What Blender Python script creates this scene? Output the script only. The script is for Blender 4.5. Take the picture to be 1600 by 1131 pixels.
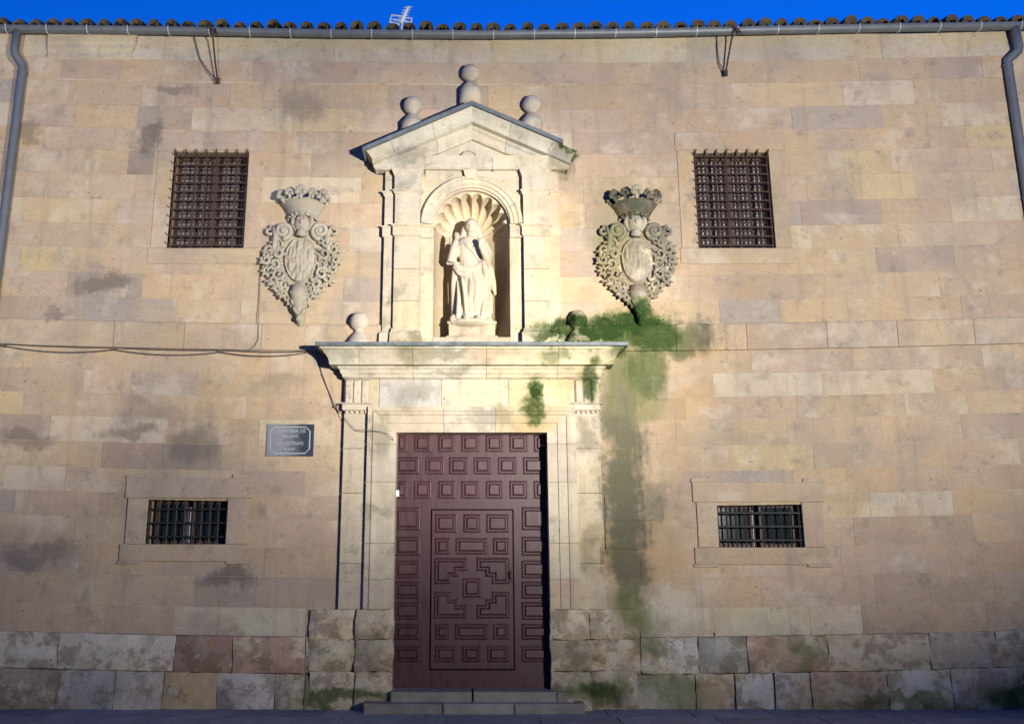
import bpy, math, random
from mathutils import Vector, noise
R = math.radians
random.seed(7)
for o in list(bpy.data.objects): bpy.data.objects.remove(o)
SC = bpy.context.scene
COL = SC.collection

# ------------------------------------------------------------------ camera
CAM_D, CAM_H, TILT, FPX, CX = 11.2, 1.6, R(13.0), 1400.0, 737.0
cd = bpy.data.cameras.new('camera'); cam = bpy.data.objects.new('camera', cd); COL.objects.link(cam)
cam.location = (0, -CAM_D, CAM_H); cam.rotation_euler = (R(90) + TILT, 0, 0)
cd.sensor_width = 36.0; cd.lens = 36.0 * FPX / 1600.0
cd.shift_x = (800.0 - CX) / 1600.0; cd.clip_end = 2000; cd.clip_start = 0.1
SC.camera = cam

# ------------------------------------------------------------------ dusk sky
w = bpy.data.worlds.new('World'); SC.world = w; w.use_nodes = True
wn = w.node_tree; wn.nodes.clear()
sky = wn.nodes.new('ShaderNodeTexSky'); sky.sky_type = 'NISHITA'; sky.sun_disc = False
sky.sun_elevation = R(1.0); sky.sun_rotation = R(15)
sky.ozone_density = 7.3; sky.air_density = 1.0; sky.dust_density = 0.0; sky.altitude = 800
hs = wn.nodes.new('ShaderNodeHueSaturation'); hs.inputs['Saturation'].default_value = 1.0
bg = wn.nodes.new('ShaderNodeBackground'); bg.inputs['Strength'].default_value = 0.90
wo = wn.nodes.new('ShaderNodeOutputWorld')
wn.links.new(sky.outputs[0], hs.inputs['Color']); wn.links.new(hs.outputs[0], bg.inputs[0]); wn.links.new(bg.outputs[0], wo.inputs[0])

# ------------------------------------------------------------------ exposure
SC.view_settings.view_transform = 'Standard'; SC.view_settings.look = 'None'
SC.view_settings.exposure = 0.12; SC.view_settings.gamma = 1.0
SC.cycles.max_bounces = 5; SC.cycles.diffuse_bounces = 3; SC.cycles.glossy_bounces = 2
SC.cycles.use_adaptive_sampling = True; SC.cycles.adaptive_threshold = 0.03
SC.cycles.use_denoising = True

# ------------------------------------------------------------------ floodlight: the place is lit by one twin floodlight across the street
LAMP = Vector((5.4, -11.6, 2.9))
FLOOD_W, WASH_W = 8800.0, 7600.0
FLOOD_AIM, WASH_AIM = Vector((0.15, 0, 4.75)), Vector((-0.4, 0, 7.2))
FLOOD_COL = (1.0, 0.965, 0.87)
LAMP_L, SIDE_AIM, SIDE_W = Vector((-4.4, -11.6, 2.9)), Vector((-6.3, 0, 6.4)), 3600.0

# ------------------------------------------------------------------ helpers
def at(px, py, p=0.0):
    """measure: photo position -> point on the plane p metres in front of the wall"""
    xc = (px - CX) / FPX; yc = (565.5 - py) / FPX
    dY = math.cos(TILT) - yc * math.sin(TILT)
    s = (CAM_D - p) / dY
    return Vector((s * xc, -p, CAM_H + s * (math.sin(TILT) + yc * math.cos(TILT))))
def zz(py, p=0.0): return at(CX, py, p).z
def xw(dpx, py, p=0.0): return at(CX + dpx, py, p).x

class MB:
    def __init__(s): s.v = []; s.f = []
    def add(s, vs, fs):
        o = len(s.v); s.v += [tuple(v) for v in vs]; s.f += [tuple(i + o for i in f) for f in fs]
    def box(s, x0, x1, y0, y1, z0, z1):
        s.add([(x0,y0,z0),(x1,y0,z0),(x1,y1,z0),(x0,y1,z0),(x0,y0,z1),(x1,y0,z1),(x1,y1,z1),(x0,y1,z1)],
              [(0,3,2,1),(4,5,6,7),(0,1,5,4),(1,2,6,5),(2,3,7,6),(3,0,4,7)])
    def tube(s, pts, rad, n=8, cap=True):
        pts = [Vector(p) for p in pts]; rads = rad if isinstance(rad, (list, tuple)) else [rad] * len(pts)
        rings = []; up = None
        for i, p in enumerate(pts):
            t = (pts[min(i + 1, len(pts) - 1)] - pts[max(i - 1, 0)]).normalized()
            if up is None:
                up = Vector((0, 0, 1)) if abs(t.z) < 0.9 else Vector((0, 1, 0))
            a = up - t * up.dot(t)
            if a.length < 1e-4: a = t.orthogonal()
            a.normalize(); b = t.cross(a); up = a
            rings.append([p + (a * math.cos(2 * math.pi * k / n) + b * math.sin(2 * math.pi * k / n)) * rads[i] for k in range(n)])
        vs = [v for r in rings for v in r]; fs = []
        for i in range(len(rings) - 1):
            for k in range(n):
                k2 = (k + 1) % n
                fs.append((i * n + k, i * n + k2, (i + 1) * n + k2, (i + 1) * n + k))
        if cap:
            fs.append(tuple(range(n - 1, -1, -1))); m = (len(rings) - 1) * n; fs.append(tuple(range(m, m + n)))
        s.add(vs, fs)
    def lathe(s, prof, c, n=20, sx=1.0, sy=1.0):
        vs = []; fs = []
        for (r, z) in prof:
            for k in range(n):
                a = 2 * math.pi * k / n
                vs.append((c[0] + r * sx * math.cos(a), c[1] + r * sy * math.sin(a), c[2] + z))
        for i in range(len(prof) - 1):
            for k in range(n):
                k2 = (k + 1) % n
                fs.append((i * n + k, i * n + k2, (i + 1) * n + k2, (i + 1) * n + k))
        fs.append(tuple(range(n - 1, -1, -1))); m = (len(prof) - 1) * n; fs.append(tuple(range(m, m + n)))
        s.add(vs, fs)
    def ball(s, c, rx, ry=None, rz=None, n=14, m=9, rot=0.0):
        ry = rx if ry is None else ry; rz = rx if rz is None else rz
        vs = []; fs = []
        for i in range(m + 1):
            t = math.pi * i / m
            for k in range(n):
                a = 2 * math.pi * k / n
                x, y, z = rx * math.sin(t) * math.cos(a), ry * math.sin(t) * math.sin(a), -rz * math.cos(t)
                x, z = x * math.cos(rot) - z * math.sin(rot), x * math.sin(rot) + z * math.cos(rot)
                vs.append((c[0] + x, c[1] + y, c[2] + z))
        for i in range(m):
            for k in range(n):
                k2 = (k + 1) % n
                fs.append((i * n + k, i * n + k2, (i + 1) * n + k2, (i + 1) * n + k))
        s.add(vs, fs)
    def grid(s, P, nu, nv, close=False):
        vs = [P(i / nu, j / nv) for j in range(nv + 1) for i in range(nu + 1)]
        s.add(vs, [(j*(nu+1)+i, j*(nu+1)+i+1, (j+1)*(nu+1)+i+1, (j+1)*(nu+1)+i) for j in range(nv) for i in range(nu)])
    def build(s, name, mat, parent=None, color=None, smooth=False, kind=None, fix=True):
        me = bpy.data.meshes.new(name); me.from_pydata(s.v, [], s.f)
        if fix:
            import bmesh
            b = bmesh.new(); b.from_mesh(me); bmesh.ops.recalc_face_normals(b, faces=b.faces[:]); b.to_mesh(me); b.free()
        me.materials.append(mat)
        if smooth:
            lim = 10 ** 9 if smooth is True else smooth
            for p in me.polygons: p.use_smooth = True
            if smooth is not True: me.set_sharp_from_angle(angle=R(38))
        me.update()
        return link(name, me, parent, color, kind)
def link(name, me, parent=None, color=None, kind=None):
    o = bpy.data.objects.new(name, me); COL.objects.link(o)
    if parent is not None: o.parent = parent
    if color is not None: o.color = (color[0], color[1], color[2], 1)
    if kind: o['kind'] = kind
    return o
def empty(name, loc=(0, 0, 0)):
    o = bpy.data.objects.new(name, None); COL.objects.link(o); o.location = loc; o.empty_display_size = 0.1
    return o
def tag(o, label, cat, group=None):
    o['label'] = label; o['category'] = cat
    if group: o['group'] = group
    return o
def subtract(rects, h):
    out = []
    for (a, b, c, d) in rects:
        x0, x1, z0, z1 = max(a, h[0]), min(b, h[1]), max(c, h[2]), min(d, h[3])
        if x0 >= x1 or z0 >= z1: out.append((a, b, c, d)); continue
        if a < x0: out.append((a, x0, c, d))
        if x1 < b: out.append((x1, b, c, d))
        if c < z0: out.append((x0, x1, c, z0))
        if z1 < d: out.append((x0, x1, z1, d))
    return out
def arris(x0, x1, z0, z1, yb, yf, c=0.008, mb=None, dl=(0, 0)):
    """a dressed stone: box with chamfered front arrises; dl tilts its bed to follow the settled courses (left, right)"""
    mb = mb or MB()
    a, b = dl
    vs = [(x0,yb,z0+a),(x1,yb,z0+b),(x1,yb,z1+b),(x0,yb,z1+a),
          (x0,yf+c,z0+a),(x1,yf+c,z0+b),(x1,yf+c,z1+b),(x0,yf+c,z1+a),
          (x0+c,yf,z0+a+c),(x1-c,yf,z0+b+c),(x1-c,yf,z1+b-c),(x0+c,yf,z1+a-c)]
    mb.add(vs, [(3,2,1,0),(0,1,5,4),(1,2,6,5),(2,3,7,6),(3,0,4,7),(4,5,9,8),(5,6,10,9),(6,7,11,10),(7,4,8,11),(8,9,10,11)])
    return mb
def sweep(prof, x0, x1, base, yb, left=True, right=True, mb=None):
    """horizontal moulding: prof = [(p, z)] bottom to top; returns mitred back to yb at free ends"""
    mb = mb or MB(); rings = []; sd = random.uniform(0, 50)
    ns = max(1, int((x1 - x0) / .09)); m = ns + 3
    for (p, z) in prof:
        xl = x0 - (p if left else 0); xr = x1 + (p if right else 0); y = -(base + p); r = [(xl, yb, z)]
        for k in range(ns + 1):
            x = xl + (xr - xl) * k / ns; q = Vector((x * 7 + sd, p * 9, z * 7))
            n1 = noise.noise(q); chip = max(0, noise.noise(q * 1.9 + Vector((7, 0, 0))) - .42) * .09
            r.append((x, y + .004 * n1 + chip, z + .003 * noise.noise(q + Vector((0, 9, 0)))))
        r.append((xr, yb, z)); rings.append(r)
    vs = [v for r in rings for v in r]; fs = []
    for i in range(len(rings) - 1):
        for k in range(m):
            k2 = (k + 1) % m
            fs.append((i*m+k, i*m+k2, (i+1)*m+k2, (i+1)*m+k))
    fs.append(tuple(range(m))[::-1]); o = (len(rings) - 1) * m; fs.append(tuple(range(o, o + m)))
    mb.add(vs, fs); return mb

# ------------------------------------------------------------------ materials
def newmat(name):
    m = bpy.data.materials.new(name); m.use_nodes = True
    nt = m.node_tree; b = nt.nodes['Principled BSDF']
    return m, nt, b
def N(nt, t, **kw):
    n = nt.nodes.new(t)
    for k, v in kw.items():
        if k in n.inputs: n.inputs[k].default_value = v
        else: setattr(n, k, v)
    return n
def ramp(nt, fac, stops):
    r = nt.nodes.new('ShaderNodeValToRGB'); e = r.color_ramp.elements
    while len(e) < len(stops): e.new(0.5)
    for i, (p, c) in enumerate(stops):
        e[i].position = p; e[i].color = (c, c, c, 1) if isinstance(c, (int, float)) else (c[0], c[1], c[2], 1)
    nt.links.new(fac, r.inputs[0]); return r.outputs[0]
def mixc(nt, fac, a, b, mode='MIX'):
    m = nt.nodes.new('ShaderNodeMix'); m.data_type = 'RGBA'; m.blend_type = mode
    if isinstance(fac, float): m.inputs[0].default_value = fac
    else: nt.links.new(fac, m.inputs[0])
    for i, c in ((6, a), (7, b)):
        if isinstance(c, tuple): m.inputs[i].default_value = (c[0], c[1], c[2], 1)
        else: nt.links.new(c, m.inputs[i])
    return m.outputs[2]
def mth(nt, op, a, b=None, clamp=False):
    m = nt.nodes.new('ShaderNodeMath'); m.operation = op; m.use_clamp = clamp
    for i, c in ((0, a), (1, b)):
        if c is None: continue
        if isinstance(c, (int, float)): m.inputs[i].default_value = c
        else: nt.links.new(c, m.inputs[i])
    return m.outputs[0]

# growths and run-off marks with a place and shape of their own: (photo x, y, radius x, radius y, strength)
MOSS = [(1012,524,60,26,.85),(920,516,105,20,1.0),(968,506,75,26,1.0),(1010,506,44,26,.95),(1004,578,34,44,.72),(1012,618,30,40,.42),
        (842,612,15,30,1.0),(840,640,22,22,.9),(922,598,13,32,.9),(862,552,20,20,.6),(912,545,46,10,.6),(966,556,24,16,.75),
        (893,235,20,9,1.0),(958,600,16,50,.3),(955,395,24,50,.3),(1100,735,30,30,.0),
        (935,1072,44,24,.8),(1590,1085,60,36,.9),(540,1092,75,14,.8),(1020,1010,40,18,.5),(1260,1006,50,22,.5),
        (1060,1080,50,30,.5),(985,955,36,42,.45),(870,524,60,8,.9),(640,550,30,10,.3),(1400,1100,150,12,.6),(760,1105,160,10,.4)]
SOOT = [(1036,527,92,30,1.0),(972,640,36,110,.92),(974,770,36,115,.95),(983,880,34,95,.92),(990,960,50,60,.6),(640,1095,60,12,.5),
        (1005,790,60,34,.55),(960,345,50,70,.35),(350,640,60,30,.25),(235,640,60,30,.3),(700,548,60,9,.45),(640,553,46,16,.5),(560,548,40,12,.35),(655,612,44,20,.35),(598,690,14,30,.45),(590,792,28,10,.4),(915,690,16,24,.5),(765,655,40,14,.4),(640,250,40,14,.35),(800,185,30,10,.3),(860,210,26,10,.4),(880,250,20,14,.5),(630,290,14,12,.35),(600,505,20,10,.4),(620,470,20,8,.3),(735,118,16,14,.3),(925,850,16,40,.4),(720,580,50,8,.35),(500,560,30,14,.4),(585,1010,30,40,.4),(905,1020,30,40,.45),(930,1085,60,20,.8)]
RUST = [(968,702,28,9,1.0),(1078,625,40,46,.8),(1075,545,56,20,.8),(1010,875,80,46,.8),(1045,690,40,70,.6),(1020,830,60,40,.5),(1000,1030,30,14,.6),(1112,1085,24,26,.8),(1260,1080,26,40,.6),(1330,1075,50,30,.4),(1210,1015,40,20,.5),
        (836,662,40,16,.75),(905,405,80,70,.5),(880,330,50,60,.35),(640,555,60,24,.25),(770,560,50,24,.3),(890,590,30,20,.5)]
LSOOT = [(160,446,60,15,.75),(90,482,22,12,.6),(228,214,20,20,.9),(300,694,46,32,.6),(352,912,46,18,.85),(205,676,46,14,.6),(235,640,50,20,.35),
         (35,680,44,18,.6),(60,868,66,18,.55),(45,205,20,20,.6),(270,140,40,10,.6),(470,165,30,26,.5),(440,600,40,14,.3),(20,1075,60,22,.9),(230,1052,70,12,.8)]
PALEB = [(240,575,4,52,.55),(483,918,22,15,.9),(60,1012,50,16,.6),(190,1012,60,16,.5),(255,498,60,4,.6),(70,500,50,3,.7),(420,962,40,14,.4),(1040,940,50,26,.4),(1430,1075,36,16,.7),(1490,1065,12,10,.8)]
def blobs(nt, lst, pos, wob, zone=(-99, 99, -99, 99)):
    tot = None; x0, x1, z0, z1 = zone
    for (px, py, rx, ry, s) in lst:
        c = at(px, py); sx = abs(at(px + rx, py).x - c.x); sz = abs(at(px, py - ry).z - c.z)
        if s == 0 or c.x + sx * 1.3 + .25 < x0 or c.x - sx * 1.3 - .25 > x1 or c.z + sz * 1.3 + .3 < z0 or c.z - sz * 1.3 - .3 > z1: continue
        a = N(nt, 'ShaderNodeVectorMath', operation='SUBTRACT'); nt.links.new(pos, a.inputs[0]); a.inputs[1].default_value = c
        b = N(nt, 'ShaderNodeVectorMath', operation='MULTIPLY'); nt.links.new(a.outputs[0], b.inputs[0]); b.inputs[1].default_value = (1 / sx, 0, 1 / sz)
        l = N(nt, 'ShaderNodeVectorMath', operation='LENGTH'); nt.links.new(b.outputs[0], l.inputs[0])
        d = mth(nt, 'ADD', l.outputs['Value'], wob)
        mr = N(nt, 'ShaderNodeMapRange', interpolation_type='SMOOTHSTEP'); nt.links.new(d, mr.inputs[0])
        mr.inputs[1].default_value = 1.35; mr.inputs[2].default_value = 0.45; mr.inputs[3].default_value = 0; mr.inputs[4].default_value = s
        tot = mr.outputs[0] if tot is None else mth(nt, 'MAXIMUM', tot, mr.outputs[0])
    return tot
def stone(name, stained, worn=0.0, bump=0.35, light=False, zone=(-99, 99, -99, 99), marks=True):
    m, nt, b = newmat(name); L = nt.links.new
    geo = N(nt, 'ShaderNodeNewGeometry'); oi = N(nt, 'ShaderNodeObjectInfo')
    off = N(nt, 'ShaderNodeVectorMath', operation='SCALE'); off.inputs[0].default_value = (37, 11, 53); L(oi.outputs['Random'], off.inputs['Scale'])
    pv = N(nt, 'ShaderNodeVectorMath', operation='ADD'); L(geo.outputs['Position'], pv.inputs[0]); L(off.outputs[0], pv.inputs[1])
    def noi(vec, sc, det=4, rough=.6, dist=0):
        n = N(nt, 'ShaderNodeTexNoise', Scale=sc, Detail=det, Roughness=rough, Distortion=dist); L(vec, n.inputs['Vector']); return n.outputs[0]
    big = noi(pv.outputs[0], 1.1, 2); mid = noi(pv.outputs[0], 5.0, 4, .65); fin = noi(pv.outputs[0], 60, 2, .7)
    strm = N(nt, 'ShaderNodeMapping'); strm.inputs['Scale'].default_value = (3.5, 3.5, 16); L(pv.outputs[0], strm.inputs[0])
    bed = noi(strm.outputs[0], 1.0, 3, .6)
    gp = geo.outputs['Position']
    c = mixc(nt, ramp(nt, noi(pv.outputs[0], 1.8, 3, .65), [(.30, .55), (.60, 1.0)]), (.46, .345, .24), oi.outputs['Color']) if not light else oi.outputs['Color']
    c = mixc(nt, 1.0, c, ramp(nt, big, [(.3, (.88,.865,.88)), (.5, (1,1,1)), (.72, (1.05,.98,.87))]), 'MULTIPLY')
    c = mixc(nt, 1.0, c, ramp(nt, bed, [(.25, (.94,.93,.92)), (.5, (1,1,1)), (.8, (1.03,1.03,1.02))]), 'MULTIPLY')
    c = mixc(nt, 1.0, c, ramp(nt, fin, [(.3, (.84,.84,.84)), (.65, (1.06,1.06,1.06))]), 'MULTIPLY')
    # weathering that runs over the joints: grey crust, ochre iron bloom, pale lime, pink areas, water streaks
    w1 = noi(gp, .85, 5, .70); w2 = noi(pv.outputs[0], 1.5, 4, .66)
    c = mixc(nt, ramp(nt, w1, [(.51, 0.0), (.66, .55 if not light else .42)]), c, (.27,.235,.20))
    c = mixc(nt, ramp(nt, w1, [(.30, .45), (.44, 0.0)]), c, (.48,.35,.18))
    c = mixc(nt, ramp(nt, w2, [(.55, 0.0), (.68, .45)]), c, (.57,.50,.40))
    c = mixc(nt, ramp(nt, w2, [(.30, .5), (.44, 0.0)]), c, (.40,.275,.205))
    dm = N(nt, 'ShaderNodeMapping'); dm.inputs['Scale'].default_value = (3.2, 3.2, .32); L(gp, dm.inputs[0])
    c = mixc(nt, ramp(nt, noi(dm.outputs[0], 1.5, 4, .7), [(.54, 0.0), (.72, .45)]), c, (.23,.195,.155))
    c = mixc(nt, ramp(nt, mid, [(.57, 0.0), (.72, .55 + worn * .3)]), c, (.20, .175, .155))
    if worn:
        lp = noi(pv.outputs[0], 1.9, 6, .7, .1)
        c = mixc(nt, ramp(nt, lp, [(.55, 0.0), (.60, .75)]), c, (.52,.46,.31)); c = mixc(nt, ramp(nt, lp, [(.36, .7), (.41, 0.0)]), c, (.30,.185,.09))
    if worn: c = mixc(nt, ramp(nt, noi(pv.outputs[0], 3.2, 7, .75, .2), [(.50, 0.0), (.56, worn)]), c, (.15, .105, .065))
    pit = noi(pv.outputs[0], 16, 2, .5)
    c = mixc(nt, ramp(nt, pit, [(.70, 0.0), (.76, .55)]), c, (.12, .09, .07))
    if marks:
        wn_ = N(nt, 'ShaderNodeTexNoise', Scale=1.5, Detail=4, Roughness=.66); L(gp, wn_.inputs['Vector'])
        wv = N(nt, 'ShaderNodeVectorMath', operation='SUBTRACT'); L(wn_.outputs['Color'], wv.inputs[0]); wv.inputs[1].default_value = (.5, .5, .5)
        ws = N(nt, 'ShaderNodeVectorMath', operation='MULTIPLY'); L(wv.outputs[0], ws.inputs[0]); ws.inputs[1].default_value = (.75, 0, 1.0)
        wp = N(nt, 'ShaderNodeVectorMath', operation='ADD'); L(gp, wp.inputs[0]); L(ws.outputs[0], wp.inputs[1]); wpos = wp.outputs[0]
        f2 = noi(gp, 11, 4, .7)
        drm = N(nt, 'ShaderNodeMapping'); drm.inputs['Scale'].default_value = (6, 6, .5); L(gp, drm.inputs[0])
        f3 = noi(drm.outputs[0], 1.6, 4, .7)
        wob = mth(nt, 'ADD', mth(nt, 'MULTIPLY', mth(nt, 'SUBTRACT', f2, .5), .32), mth(nt, 'MULTIPLY', mth(nt, 'SUBTRACT', f3, .5), .6))
        wob2 = mth(nt, 'ADD', mth(nt, 'MULTIPLY', mth(nt, 'SUBTRACT', f2, .5), .9), mth(nt, 'MULTIPLY', mth(nt, 'SUBTRACT', f3, .5), 1.1))
        for lst, col, amt in ((PALEB, (.60,.55,.45), 1.0), (LSOOT, (.15,.125,.105), 1.0), (RUST, None, .65), (SOOT, (.100,.095,.058), 1.0)):
            if (lst is LSOOT) == stained: continue
            if lst is not PALEB and lst is not LSOOT and not stained: continue
            f = blobs(nt, lst, wpos, mth(nt, 'MULTIPLY', wob, .6) if lst is PALEB else wob if lst is RUST else wob2, zone)
            if f is None: continue
            c = mixc(nt, mth(nt, 'MULTIPLY', f, amt), c, col or mixc(nt, f2, (.38,.22,.09), (.37,.27,.13)))
        g = blobs(nt, MOSS, wpos, wob, zone) if stained else None
        if g is not None:
            g = mth(nt, 'MULTIPLY', g, ramp(nt, f2, [(.25, .82), (.50, 1.0)]))
            gc = mth(nt, 'ADD', g, mth(nt, 'MULTIPLY', mth(nt, 'SUBTRACT', f2, .5), .55))
            c = mixc(nt, mth(nt, 'POWER', g, .8), c, ramp(nt, gc, [(.12, (.25,.24,.11)), (.40, (.13,.15,.045)), (.70, (.048,.078,.014)), (.97, (.020,.042,.008))]))
    L(c, b.inputs['Base Color']); b.inputs['Roughness'].default_value = .92; b.inputs['Specular IOR Level'].default_value = .2
    h = mth(nt, 'ADD', mth(nt, 'MULTIPLY', fin, .25), mth(nt, 'ADD', mth(nt, 'MULTIPLY', mid, .8 + worn), mth(nt, 'MULTIPLY', pit, -.35)))
    bp = N(nt, 'ShaderNodeBump', Strength=bump, Distance=.02); L(h, bp.inputs['Height']); L(bp.outputs[0], b.inputs['Normal'])
    return m
M = {}
ZPL = zz(940)
M['stone'] = stone('sandstone', False, zone=(-99, -1.5, -99, 99))
M['clean'] = stone('sandstone_unmarked', False, marks=False)
M['stained'] = stone('sandstone_with_moss', True, zone=(.9, 4.6, ZPL, 99))
M['dressed'] = stone('dressed_sandstone_with_moss', True, 0, .25, True, zone=(-2.2, 2.2, ZPL, 99))
M['worn'] = stone('eroded_sandstone', True, .55, .8, True, zone=(-99, 99, -99, ZPL + .3))
M['carved'] = stone('carved_sandstone', False, 0, .3, True, marks=False)
M['carved_moss'] = stone('carved_sandstone_with_moss', True, .25, .4, True, zone=(1.3, 2.9, ZPL, 99))
M['worn_upper'] = stone('weathered_sandstone', True, .4, .6, True, zone=(-2.2, 3.2, ZPL, 99))
def plain(name, col, rough=.6, var=.25, scale=12, bump=.15, metal=0.0, spec=.4):
    m, nt, b = newmat(name); L = nt.links.new
    tc = N(nt, 'ShaderNodeNewGeometry')
    n = N(nt, 'ShaderNodeTexNoise', Scale=scale, Detail=5, Roughness=.65); L(tc.outputs['Position'], n.inputs['Vector'])
    c = mixc(nt, 1.0, (col[0], col[1], col[2]), ramp(nt, n.outputs[0], [(.3, 1 - var), (.7, 1 + var)]), 'MULTIPLY')
    L(c, b.inputs['Base Color']); b.inputs['Roughness'].default_value = rough; b.inputs['Metallic'].default_value = metal
    b.inputs['Specular IOR Level'].default_value = spec
    bp = N(nt, 'ShaderNodeBump', Strength=bump, Distance=.01); L(n.outputs[0], bp.inputs['Height']); L(bp.outputs[0], b.inputs['Normal'])
    return m
M['mortar'] = plain('lime_mortar', (.45,.35,.25), .95, .3, 20)
M['zinc'] = plain('grey_zinc', (.135,.15,.165), .5, .15, 6, .05, .3)
M['lead'] = plain('lead_flashing', (.11,.125,.14), .55, .35, 9, .1)
M['iron'] = plain('wrought_iron', (.022,.020,.020), .6, .4, 30, .2)
M['rusty'] = plain('rusty_iron', (.055,.030,.024), .7, .4, 30, .2)
M['cable'] = plain('black_cable', (.10,.085,.075), .6, .2, 30, .05)
M['wood_dark'] = plain('dark_brown_wood', (.075,.042,.032), .6, .35, 18, .2)
M['glass'] = plain('window_glass', (.012,.018,.018), .08, .3, 3, .0, 0, .5)
M['curtain'] = plain('pale_curtain', (.42,.42,.40), .9, .2, 14, .1)
M['dim_board'] = plain('grey_inner_shutter', (.42,.42,.41), .8, .3, 10, .1)
M['dark'] = plain('dark_room', (.012,.012,.013), .95, .2, 3, 0)  # near-black colour for the unlit space behind openings
M['white_paint'] = plain('white_paint', (.75,.76,.74), .5, .08, 10, .02)
M['alu'] = plain('aluminium', (.72,.74,.74), .35, .08, 20, .02, .2)
M['plaque'] = None
def tile_mat():
    m, nt, b = newmat('clay_tile'); L = nt.links.new
    geo = N(nt, 'ShaderNodeNewGeometry'); oi = N(nt, 'ShaderNodeObjectInfo')
    n = N(nt, 'ShaderNodeTexNoise', Scale=14, Detail=5, Roughness=.7); L(geo.outputs['Position'], n.inputs['Vector'])
    c = ramp(nt, oi.outputs['Random'], [(0, (.075,.055,.042)), (.5, (.055,.045,.036)), (1, (.095,.072,.05))])
    c = mixc(nt, ramp(nt, n.outputs[0], [(.5, 0.0), (.66, .7)]), c, (.11,.11,.055))
    L(c, b.inputs['Base Color']); b.inputs['Roughness'].default_value = .9
    bp = N(nt, 'ShaderNodeBump', Strength=.4, Distance=.01); L(n.outputs[0], bp.inputs['Height']); L(bp.outputs[0], b.inputs['Normal'])
    return m
M['tile'] = tile_mat()
def door_mat():
    m, nt, b = newmat('oxblood_door_paint'); L = nt.links.new
    geo = N(nt, 'ShaderNodeNewGeometry')
    mp = N(nt, 'ShaderNodeMapping'); mp.inputs['Scale'].default_value = (9, 9, 1.4); L(geo.outputs['Position'], mp.inputs[0])
    n = N(nt, 'ShaderNodeTexNoise', Scale=2.2, Detail=6, Roughness=.65); L(mp.outputs[0], n.inputs['Vector'])
    n2 = N(nt, 'ShaderNodeTexNoise', Scale=34, Detail=4, Roughness=.7); L(geo.outputs['Position'], n2.inputs['Vector'])
    c = ramp(nt, n.outputs[0], [(.3, (.044,.016,.021)), (.55, (.064,.023,.029)), (.75, (.090,.040,.045))])
    c = mixc(nt, ramp(nt, n2.outputs[0], [(.64, 0.0), (.74, .45)]), c, (.17,.12,.11))
    oi = N(nt, 'ShaderNodeObjectInfo'); c = mixc(nt, 1.0, c, ramp(nt, oi.outputs['Random'], [(0, .82), (1, 1.2)]), 'MULTIPLY')
    L(c, b.inputs['Base Color'])
    L(ramp(nt, n.outputs[0], [(.3, .36), (.7, .58)]), b.inputs['Roughness']); b.inputs['Specular IOR Level'].default_value = .42
    bp = N(nt, 'ShaderNodeBump', Strength=.18, Distance=.008); L(n.outputs[0], bp.inputs['Height']); L(bp.outputs[0], b.inputs['Normal'])
    return m
M['door'] = door_mat()
def paving_mat(name, base):
    m, nt, b = newmat(name); L = nt.links.new
    geo = N(nt, 'ShaderNodeNewGeometry'); oi = N(nt, 'ShaderNodeObjectInfo')
    n = N(nt, 'ShaderNodeTexNoise', Scale=3, Detail=7, Roughness=.7); L(geo.outputs['Position'], n.inputs['Vector'])
    n2 = N(nt, 'ShaderNodeTexNoise', Scale=90, Detail=3); L(geo.outputs['Position'], n2.inputs['Vector'])
    c = mixc(nt, 1.0, base, ramp(nt, n.outputs[0], [(.3, .65), (.7, 1.25)]), 'MULTIPLY')
    c = mixc(nt, 1.0, c, ramp(nt, n2.outputs[0], [(.3, .8), (.7, 1.15)]), 'MULTIPLY')
    c = mixc(nt, 1.0, c, ramp(nt, oi.outputs['Random'], [(0, .85), (1, 1.15)]), 'MULTIPLY')
    L(c, b.inputs['Base Color']); b.inputs['Roughness'].default_value = .75
    bp = N(nt, 'ShaderNodeBump', Strength=.3, Distance=.01); L(n2.outputs[0], bp.inputs['Height']); L(bp.outputs[0], b.inputs['Normal'])
    return m
M['granite'] = paving_mat('granite_paving', (.20,.205,.22))
M['step'] = paving_mat('worn_step_stone', (.26,.235,.19))
M['asphalt'] = paving_mat('asphalt', (.055,.055,.058))

TAN = [(.455,.345,.235),(.465,.355,.24),(.445,.335,.24),(.47,.365,.25),(.45,.345,.25),(.43,.33,.23),(.465,.345,.225)]
GREY = (.30,.255,.215); DARK = (.20,.165,.145); PALE = (.56,.50,.39); REDDISH = (.33,.19,.135); OCHRE = (.50,.37,.19)
PORT = [(.53,.45,.32),(.51,.43,.30),(.54,.45,.30),(.50,.44,.34),(.53,.46,.35)]
def tint(lst=None, j=.05):
    c = random.choice(lst or TAN); k = 1 + random.uniform(-j, j)
    return (c[0] * k, c[1] * k, c[2] * k * (1 + random.uniform(-j, j)))

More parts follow.
